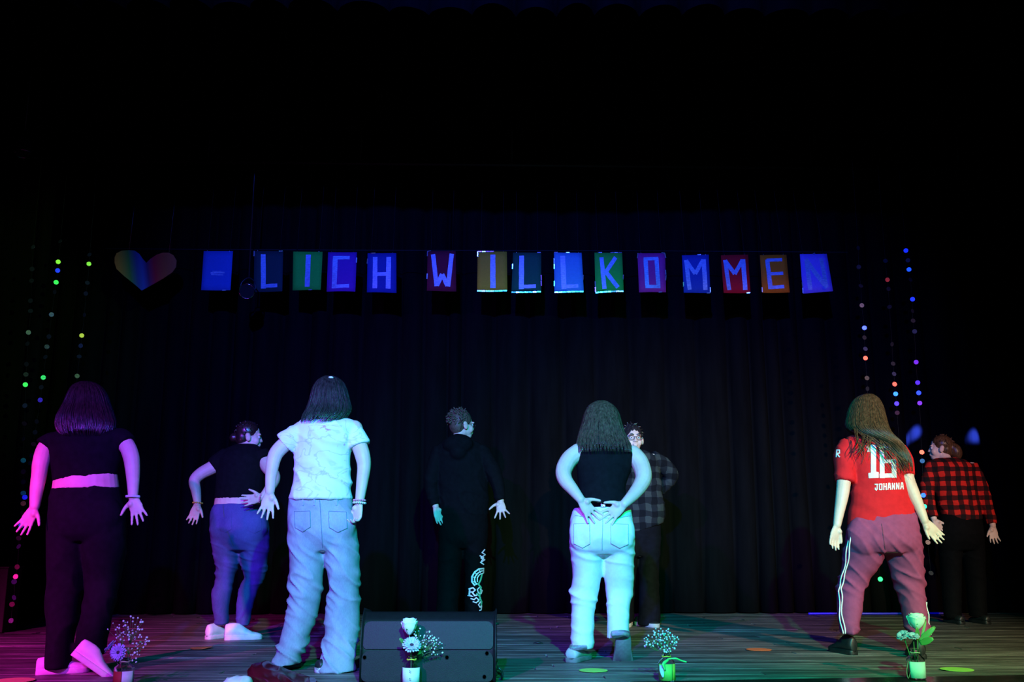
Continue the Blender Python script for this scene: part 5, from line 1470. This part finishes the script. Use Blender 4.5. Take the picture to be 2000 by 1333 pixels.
def rose(bot, head, label, r=0.036, hgt=0.078, leaves=()):
    """head: centre of the bloom"""
    t = thing('rose', label, 'flower', bot, 'white roses in bottle vases')
    hb = Vector(head) - Vector((0, 0, hgt * 0.5))
    stem(t, [Vector(bot), (Vector(bot) + hb) / 2 + Vector((0.004, 0, 0)), hb], 0.003)
    rn = random.Random(int(head.x * 100))
    for layer, (n, rr, hh, spread, ph) in enumerate(((3, 0.42, 0.95, 0.02, 0.2), (4, 0.66, 1.0, 0.05, 0.9), (5, 0.86, 0.97, 0.10, 0.3), (5, 1.0, 0.86, 0.18, 1.0))):
        mb = MB(); vs_t = []; vs_b = []; nu, nv = 8, 8
        span = math.radians(150 if layer < 2 else 105)
        for j in range(nv + 1):
            v = j / nv
            rad = r * rr * (math.sin(min(1.0, 0.10 + 1.15 * v) * math.pi / 2) ** 0.8) + r * spread * max(0, v - 0.75) * 3.0
            zz = hgt * hh * v - r * spread * max(0, v - 0.8) * 1.6
            for i in range(nu + 1):
                u = i / nu * 2 - 1
                a = u * span / 2 * (0.6 + 0.4 * v)
                q = zz - hgt * 0.12 * (u ** 2) * v
                k = rad * (1 + 0.05 * u)
                vs_t.append(Vector((k * math.cos(a), k * math.sin(a), q))); vs_b.append(Vector(((k - 0.0012) * math.cos(a), (k - 0.0012) * math.sin(a), q)))
        n0 = len(vs_t); k = nu + 1; fs = []
        for j in range(nv):
            for i in range(nu):
                a = j * k + i; fs.append((a, a + 1, a + k + 1, a + k)); fs.append((n0 + a, n0 + a + k, n0 + a + k + 1, n0 + a + 1))
            for a, b in ((j * k, (j + 1) * k), (j * k + nu, (j + 1) * k + nu)): fs.append((a, b, n0 + b, n0 + a))
        for i in range(nu): fs.append((nv * k + i, nv * k + i + 1, n0 + nv * k + i + 1, n0 + nv * k + i))
        mb.add(vs_t + vs_b, fs); me = mb.mesh('petal')
        bm = bmesh.new(); bm.from_mesh(me); bmesh.ops.recalc_face_normals(bm, faces=bm.faces[:]); bm.to_mesh(me); bm.free()
        me.polygons.foreach_set('use_smooth', [True] * len(me.polygons)); me.materials.append(MATS['petal_white'])
        for i in range(n):
            M = Matrix.Rotation(ph + 2 * math.pi * i / n + rn.uniform(-.1, .1), 4, 'Z') @ Matrix.Rotation(rn.uniform(-.05, .05), 4, 'X')
            M.translation = hb - BASE[t.name]
            place(me, 'petal', t, M)
    sm_ = petal_mesh(0.012, 0.040, -0.35, 'sepal', 0.1); sm_.materials.append(MATS['leaf_green'])
    for i in range(5):
        M = Matrix.Rotation(2 * math.pi * i / 5 + 0.3, 4, 'Z') @ Matrix.Translation((0, 0.006, 0)) @ Matrix.Rotation(R(62), 4, 'X')
        M.translation += hb - BASE[t.name]; place(sm_, 'sepal', t, M)
    for b, tp, w in leaves: leaf(t, b, tp, w)
    return t
def daisy(bot, head, nrm, r, label, mat, eye='daisy_eye', n=20, cup=0.15):
    t = thing('daisy', label, 'flower', bot, 'daisies in bottle vases')
    head = Vector(head); nrm = Vector(nrm).normalized()
    stem(t, [Vector(bot), (Vector(bot) + head) / 2 - nrm * 0.02, head - nrm * 0.006], 0.0024)
    F3 = axis_frame(nrm)
    me = petal_mesh(r * 0.24, r * 0.92, cup, 'petal', 0.06, 3, 5, 0.0006, 0.45); me.materials.append(MATS[mat])
    rn = random.Random(n + int(r * 1e4))
    for lay in range(2):
        for i in range(n):
            M = F3.to_4x4() @ Matrix.Rotation(2 * math.pi * (i + 0.5 * lay) / n + rn.uniform(-.06, .06), 4, 'Z') @ Matrix.Rotation(R(8 + 14 * lay) + rn.uniform(-.1, .1), 4, 'X') @ Matrix.Diagonal((1, 1 - 0.12 * lay, 1, 1))
            M.translation = head + nrm * 0.002 * lay - BASE[t.name]
            place(me, 'petal', t, M)
    mb = MB(); mb.ball(head + nrm * 0.003, (r * 0.24, r * 0.24, r * 0.14), 14, 9, 0, F3); mb.build('flower_eye', eye, t)
    mb = MB(); mb.ball(head - nrm * 0.005, (r * 0.28, r * 0.28, r * 0.18), 12, 8, 0, F3); mb.build('calyx', 'stem_green', t)
    return t
blm = MB()
for i in range(7):
    a = 2 * math.pi * i / 7
    blm.ball((0.0032 * math.cos(a), 0.0032 * math.sin(a), 0.0012 * (i % 2)), (0.0026, 0.0026, 0.0030), 6, 4)
blm.ball((0, 0, 0.002), 0.0032, 6, 4)
blossom_me = blm.mesh('blossom'); blossom_me.materials.append(MATS['blossom_white'])
blossom_me.polygons.foreach_set('use_smooth', [True] * len(blossom_me.polygons))
def sprig(bot, D, pts, label, seed, size=1.0, dspread=0.03):
    """gypsophila: pts are blossom spots"""
    t = thing('gypsophila_sprig', label, 'flower', bot, 'gypsophila sprigs in bottle vases')
    rn = random.Random(seed); bot = Vector(bot)
    P = [at(x, y, D + rn.uniform(-dspread, dspread)) for x, y in pts]
    c = sum(P, Vector()) / len(P)
    neck = bot + Vector((0, 0, 0.10))
    mb = MB(); mb.tube([bot, neck, neck + (c - neck) * 0.45], [0.002, 0.0018, 0.0014], 6, 4)
    hubs = [neck + (c - neck) * 0.45 + (p - c) * 0.45 for p in rn.sample(P, min(9, len(P)))]
    for hpt in hubs: mb.tube([neck + (c - neck) * 0.3, (neck + (c - neck) * 0.45 + hpt) / 2 + Vector((0, 0, 0.006)), hpt], [0.0012, 0.0009, 0.0008], 5, 3)
    for p in P:
        hpt = min(hubs, key=lambda q: (q - p).length)
        mb.tube([hpt, (hpt + p) / 2 + Vector((rn.uniform(-.004, .004), 0, 0.003)), p], [0.0007, 0.0006, 0.0005], 4, 2)
    so = mb.build('stems', 'stem_green', t)
    for p in P:
        s = size * rn.uniform(0.65, 1.2)
        M = Matrix.Translation(p - bot) @ Matrix.Rotation(rn.uniform(0, 6), 4, 'Z') @ Matrix.Rotation(rn.uniform(.4, 2.0), 4, 'X') @ Matrix.Scale(s, 4)
        place(blossom_me, 'blossom', t, M)
    return t
def cloud(regions, seed):
    rn = random.Random(seed); out = []
    for x, y, rx, ry, n in regions:
        k = 0; tries = 0
        while k < n and tries < 900:
            tries += 1
            a = rn.uniform(0, 6.3); q = math.sqrt(rn.random())
            p = (x + rx * q * math.cos(a), y + ry * q * math.sin(a))
            if all(math.hypot(p[0] - o[0], p[1] - o[1]) > 3.6 for o in out): out.append(p); k += 1
    return out
ZT = 0.004
# far left bottle
b1 = ground(240, 1345, ZT); V1 = b1.y
bottle(b1, 'glass bottle vase with red and white label at the far left', [(-75, 8, 'label_red'), (10, 80, 'label_white')], 0.047, 0.142, 0.01, 0.082)
i1 = b1 + Vector((0, 0, 0.02))
daisy(i1 + Vector((-0.012, 0, 0)), at(232, 1275, V1 - 0.02), (-0.12, -1, 0.12), 0.046, 'violet daisy facing the hall in the far left bottle', 'petal_violet')
daisy(i1 + Vector((-0.016, 0.01, 0)), at(217, 1265, V1 + 0.02), (-0.75, -0.25, 0.75), 0.040, 'violet daisy seen from the side in the far left bottle', 'petal_violet')
sprig(i1 + Vector((0.008, 0.006, 0)), V1, cloud([(258, 1225, 26, 22, 26), (222, 1226, 14, 8, 6), (268, 1256, 24, 18, 24), (250, 1243, 26, 10, 12), (262, 1284, 12, 14, 9)], 4), 'violet lit gypsophila sprig in the far left bottle', 3, 0.95)
# bottle in front of the monitor
b2 = ground(803, 1340, ZT); V2 = b2.y
tt = bottle(b2, 'glass bottle vase with a white label in front of the floor monitor', [(-78, 78, 'label_white')], 0.044, 0.142, 0.008, 0.088, 'ribbon_yellow')
mk = MB()
for x, y in ((801, 1313), (801, 1328)):
    for dx, dy in ((-1, -2), (1, -1), (-1, 1), (1, 2)): mk.box(at(x + dx, y + dy, V2 - 0.0466), (0.0035, 0.0008, 0.0028))
mk.build('label_marks', 'ink', tt, False)['kind'] = 'stuff'
i2 = b2 + Vector((0, 0, 0.02))
rose(i2 + Vector((-0.004, 0.004, 0)), at(800, 1224, V2), 'white rose standing in the bottle in front of the floor monitor', 0.036, 0.080, [(at(795, 1262, V2), at(780, 1248, V2 - 0.03), 0.02)])
daisy(i2 + Vector((0.006, -0.008, 0)), at(804, 1262, V2 - 0.03), (0.12, -0.75, 0.75), 0.052, 'pale daisy below the white rose in front of the floor monitor', 'petal_pale')
sprig(i2 + Vector((0.012, 0.006, 0)), V2 + 0.01, cloud([(826, 1240, 20, 12, 18), (843, 1250, 16, 14, 14), (853, 1266, 14, 18, 12), (832, 1262, 16, 12, 8)], 8), 'drooping gypsophila sprig in front of the floor monitor', 9, 0.85)
# bottle right of the white trousers dancer
b3 = ground(1303, 1331, ZT); V3 = b3.y
t3 = bottle(b3, 'glass bottle vase with a green lit sleeve and a yellow ribbon bow', [(-80, 34, 'label_green_lit'), (36, 80, 'label_warm_lit')], 0.042, 0.138, 0.006, 0.086, 'ribbon_yellow')  # green lamp light and its warm right edge painted on the sleeve
rb = MB()
rb.tube([at(1306, 1289, V3 - 0.03), at(1296, 1298, V3 - 0.05), at(1300, 1310, V3 - 0.05)], [0.006, 0.010, 0.004], 6, 4, flat=0.2)
rb.tube([at(1304, 1288, V3 - 0.03), at(1320, 1287, V3 - 0.04), at(1330, 1291, V3 - 0.03), at(1341, 1294, V3 - 0.03)], [0.004, 0.005, 0.004, 0.004], 6, 4, flat=0.2)
rb.build('ribbon', 'ribbon_green', t3)
leaf(t3, at(1290, 1300, V3 - 0.03), at(1295, 1324, V3 - 0.055), 0.02, (0, -1, 0), 'petal_pale')
i3 = b3 + Vector((0, 0, 0.02))
sprig(i3, V3, cloud([(1292, 1236, 20, 9, 18), (1275, 1249, 18, 10, 16), (1304, 1250, 22, 10, 24), (1268, 1260, 10, 6, 5), (1303, 1262, 20, 9, 14), (1303, 1270, 8, 5, 4)], 14), 'round green lit gypsophila bunch in the bottle with ribbon', 15, 1.0)
# right bottle
b4 = ground(1791, 1327, ZT); V4 = b4.y
t4 = bottle(b4, 'glass bottle vase with a pale label before the red jersey dancer', [(-66, 66, 'label_white')], 0.045, 0.150, 0.008, 0.088)
tg = MB(); tg.tube([at(1774, 1292, V4 - 0.03), at(1771, 1312, V4 - 0.045), at(1774, 1326, V4 - 0.05), at(1778, 1314, V4 - 0.05)], [0.0012] * 4, 6, 5); tg.build('tie_end', 'twine', t4)
i4 = b4 + Vector((0, 0, 0.02))
rose(i4 + Vector((0.002, 0.002, 0)), at(1790, 1214, V4), 'white rose standing in the bottle before the red jersey dancer', 0.040, 0.082,
     [(at(1796, 1254, V4), at(1826, 1225, V4 - 0.02), 0.030), (at(1797, 1258, V4 - 0.01), at(1823, 1248, V4 - 0.05), 0.034), (at(1792, 1252, V4), at(1790, 1226, V4 - 0.03), 0.026), (at(1800, 1246, V4), at(1808, 1212, V4 + 0.02), 0.014)])
daisy(i4 + Vector((-0.010, 0, 0)), at(1764, 1243, V4), (-0.55, -0.35, 0.75), 0.038, 'pale green lit daisy leaning left in the right bottle', 'petal_pale')
daisy(i4 + Vector((-0.005, -0.008, 0)), at(1784, 1245, V4 - 0.03), (-0.1, -0.4, 0.9), 0.034, 'pale daisy seen from the side under the right rose', 'petal_pale')

# ================================================================== paper discs on the boards
plain('paper_lime', (0.42, 0.80, 0.12), 0.7)
plain('paper_orange', (0.85, 0.16, 0.04), 0.7)
plain('paper_yellow', (0.70, 0.68, 0.20), 0.7)
for x, y, wpx, mat, lab, curl in ((1869, 1310, 62, 'paper_lime', 'lime paper disc on the floor at the far right', 0), (1159, 1312, 56, 'paper_lime', 'lime paper disc on the floor before the white trousers dancer', 0),
                            (1482, 1271, 49, 'paper_orange', 'orange paper disc lying on the boards', 0), (394, 1268, 44, 'paper_orange', 'orange paper disc with a curled up edge near the jeans dancer', 0.012),
                            (572, 1319, 27, 'paper_lime', 'small lime paper piece beside the dark red cloth', 0), (26, 1332, 78, 'paper_yellow', 'yellow paper disc at the far left front', 0)):
    p = ground(x, y); r = wpx / 2 / ppm(p); mb = MB(); n = 28
    top = [(p.x, p.y, 0.0060)]; 
    ring = []
    for k in range(n):
        a = 2 * math.pi * k / n
        zz = 0.0060 + (curl * max(0, math.cos(a)) ** 2 if curl else 0)
        ring.append((p.x + r * math.cos(a), p.y + r * math.sin(a), zz))
    vs = top + ring + [(v[0], v[1], v[2] - 0.0015) for v in top + ring]
    fs = [(0, 1 + k, 1 + (k + 1) % n) for k in range(n)] + [(n + 1, n + 2 + (k + 1) % n, n + 2 + k) for k in range(n)] + [(1 + k, n + 2 + k, n + 2 + (k + 1) % n, 1 + (k + 1) % n) for k in range(n)]
    mb.add(vs, fs)
    t = thing('paper_disc', lab, 'paper disc', (p.x, p.y, 0.0035), 'paper discs on the stage floor')
    mb.build('sheet', mat, t, False)
# dark scrap
p = ground(1051, 1259); mb = MB()  # dark body put where a shadow spot lies on the boards
mb.tube([p + Vector((-0.035, 0, 0.006)), p + Vector((0, 0.01, 0.012)), p + Vector((0.035, 0.0, 0.006))], [0.003, 0.018, 0.003], 8, 4, flat=0.25, up=(0, 0, 1))
t = thing('shade', 'small dark scrap lying on the boards between monitor and dancer', 'shade', p); mb.build('shade_body', 'black_leather', t)

# ================================================================== dark red cloth and white paper at the front edge
plain('satin_maroon', (0.085, 0.004, 0.010), 0.27, 0, 0.6, 0.25, 12, 0.1)
CD = 5.06
mb = MB()
trace(mb, [(1296, 502, 520, 0.03, 0.04), (1301, 490, 536, 0.0, 0.08), (1310, 484, 550, -0.01, 0.11), (1319, 485, 566, -0.02, 0.13), (1329, 488, 596, -0.02, 0.14), (1338, 490, 624, -0.02, 0.15)], CD, 0.8, 5)
me = remeshed(mb, 0.006, 5)
wrinkle(me, 0.020, 7, 16, 1.0, (), 31.0, 0.9)
zmin = min(v.co.z for v in me.vertices); 
for v in me.vertices: v.co.z = max(0.004, v.co.z - (zmin - 0.004) * max(0, 1 - (v.co.z - zmin) / 0.1))
t = thing('satin_cloth', 'crumpled dark red satin cloth at the front edge of the stage', 'cloth', at(550, 1338, CD) * Vector((1, 1, 0)) if False else Vector((at(550, 1338, CD).x, CD, 0.004)))
finish('folds', me, 'satin_maroon', t)
mb = MB()
trace(mb, [(1322, 452, 480, 0, 0.02), (1326, 442, 489, 0, 0.05), (1333, 434, 492, 0, 0.07), (1341, 430, 488, 0, 0.075)], 4.90, 0.8, 5)
me = remeshed(mb, 0.005, 3)
wrinkle(me, 0.008, 16, 16, 1.0, (), 41.0, 0.5)
zmin = min(v.co.z for v in me.vertices)
for v in me.vertices: v.co.z = max(0.004, v.co.z - (zmin - 0.004) * max(0, 1 - (v.co.z - zmin) / 0.05))
t = thing('crumpled_paper', 'crumpled white paper beside the dark red cloth', 'paper', Vector((at(462, 1340, 4.90).x, 4.90, 0.004)))
finish('sheet', me, cloth('paper_white', (0.75, 0.76, 0.76), 0.05), t)

# ================================================================== left side: box and stand
plain('box_wood', (0.016, 0.012, 0.006), 0.6, 0, 0.3, 0.4, 6, 0.3)
g0 = ground(4, 1238); bx1 = at(15, 1112, g0.y).x; bz = at(10, 1111, g0.y).z
t = thing('wooden_box', 'brown wooden box at the left edge of the stage', 'box', (bx1 - 0.25, g0.y + 0.12, 0.0))
mb = MB(); mb.box((bx1 - 0.25, g0.y + 0.12, bz / 2 + 0.002), (0.5, 0.22, bz)); mb.build('body', 'box_wood', t, False, bevel=0.006)
mb = MB(); mb.box((bx1 - 0.25, g0.y + 0.12, bz + 0.006), (0.52, 0.24, 0.012)); mb.build('lid', 'box_wood', t, False, bevel=0.003)
MD = g0.y + 0.75
t = thing('microphone_stand', 'thin dark microphone stand pole behind the wooden box', 'stand', Vector((at(6, 1180, MD).x, MD, 0.0)))
pb = Vector((at(5, 1180, MD).x, MD, 0.0)); pm = at(11, 1030, MD); pt = at(18, 918, MD)
mb = MB(); mb.tube([pb + Vector((0, 0, 0.03)), pm], [0.010, 0.010], 10); mb.build('pole', 'dull_steel', t)
mb = MB(); mb.tube([pm, pt], [0.006, 0.006], 10); mb.build('upper_pole', 'dull_steel', t)
mb = MB(); mb.tube([pm - Vector((0, 0, 0.04)), pm + Vector((0, 0, 0.03))], [0.015, 0.015], 12); mb.build('clutch', 'black_plastic', t)
mb = MB(); mb.lathe([(0.13, 0.001), (0.135, 0.008), (0.12, 0.018), (0.02, 0.03), (0.012, 0.05)], pb, 24); mb.build('base', 'black_plastic', t)
# boom arm runs from the top of the pole
mb = MB(); mb.tube([pt, pt + Vector((-0.18, 0.02, 0.05))], [0.005, 0.004], 8); mb.build('boom', 'dull_steel', t)

# ================================================================== hanging lamps, blue reflection strip
def par_can(px, py, D, label, r=0.075, tilt=35):
    c = at(px, py, D)
    t = thing('hanging_lamp', label, 'lamp', c, 'unlit lamps hanging above the stage')
    ax = Vector((0.15, -math.cos(R(tilt)), -math.sin(R(tilt)))).normalized(); F3 = axis_frame(ax)
    def ringp(d, rr, n=24): return [c + ax * d + F3 @ Vector((rr * math.cos(a), rr * math.sin(a), 0)) for a in [2 * math.pi * k / n for k in range(n)]]
    mb = MB(); mb.loft([ringp(0, r * 0.92), ringp(0, r), ringp(-0.16, r * 0.9), ringp(-0.2, r * 0.6)]); mb.build('housing', 'hole_black', t)
    mb = MB(); q = ringp(0.003, r); mb.tube(q + [q[0]], [0.0035] * (len(q) + 1), 6); mb.build('rim', 'dull_chrome', t)
    top = Vector((c.x, c.y + 0.1, 6.0)); m = c - ax * 0.1 + Vector((0, 0, r + 0.05))
    mb = MB(); mb.tube([c - ax * 0.1 + Vector((r * 0.95, 0, 0)), c - ax * 0.1 + Vector((r * 0.95, 0, r)), m, c - ax * 0.1 + Vector((-r * 0.95, 0, r)), c - ax * 0.1 + Vector((-r * 0.95, 0, 0))], [0.006] * 5, 6, 4)
    mb.tube([m, Vector((m.x, m.y, 6.0))], [0.006, 0.006], 6); mb.build('yoke', 'black_plastic', t)
plain('dull_chrome', (0.5, 0.5, 0.5), 0.10, 1.0, 0.5, 0.1, 20, 0.0)
par_can(482, 569, 8.62, 'black lamp with a bright rim hanging between dash and letter L', 0.068, 20)
par_can(45, 300, 8.0, 'black lamp hanging high at the far left', 0.065, 80)
mb = MB()
pts = [ground(x, y, 0.012) + Vector((0, 0, 0.0)) for x, y in ((1560, 1195), (1620, 1193), (1690, 1195), (1750, 1193), (1800, 1195), (1852, 1196))]
pts = [Vector((p.x, min(p.y, 9.48 + p.x * TY) + 0.015 * math.sin(i * 2.1), 0.014)) for i, p in enumerate(pts)]
mb.tube(pts, [0.010] * len(pts), 8, 8)  # blue strip drawn in place of a reflection along the curtain foot
t = thing('blue_reflection', 'blue strip standing in for a reflection along the foot of the backdrop at right', 'cable', pts[0] * 1.0); mb.build('reflection_strip', plain('reflection_blue', (0.05, 0.05, 0.9), 0.35), t)
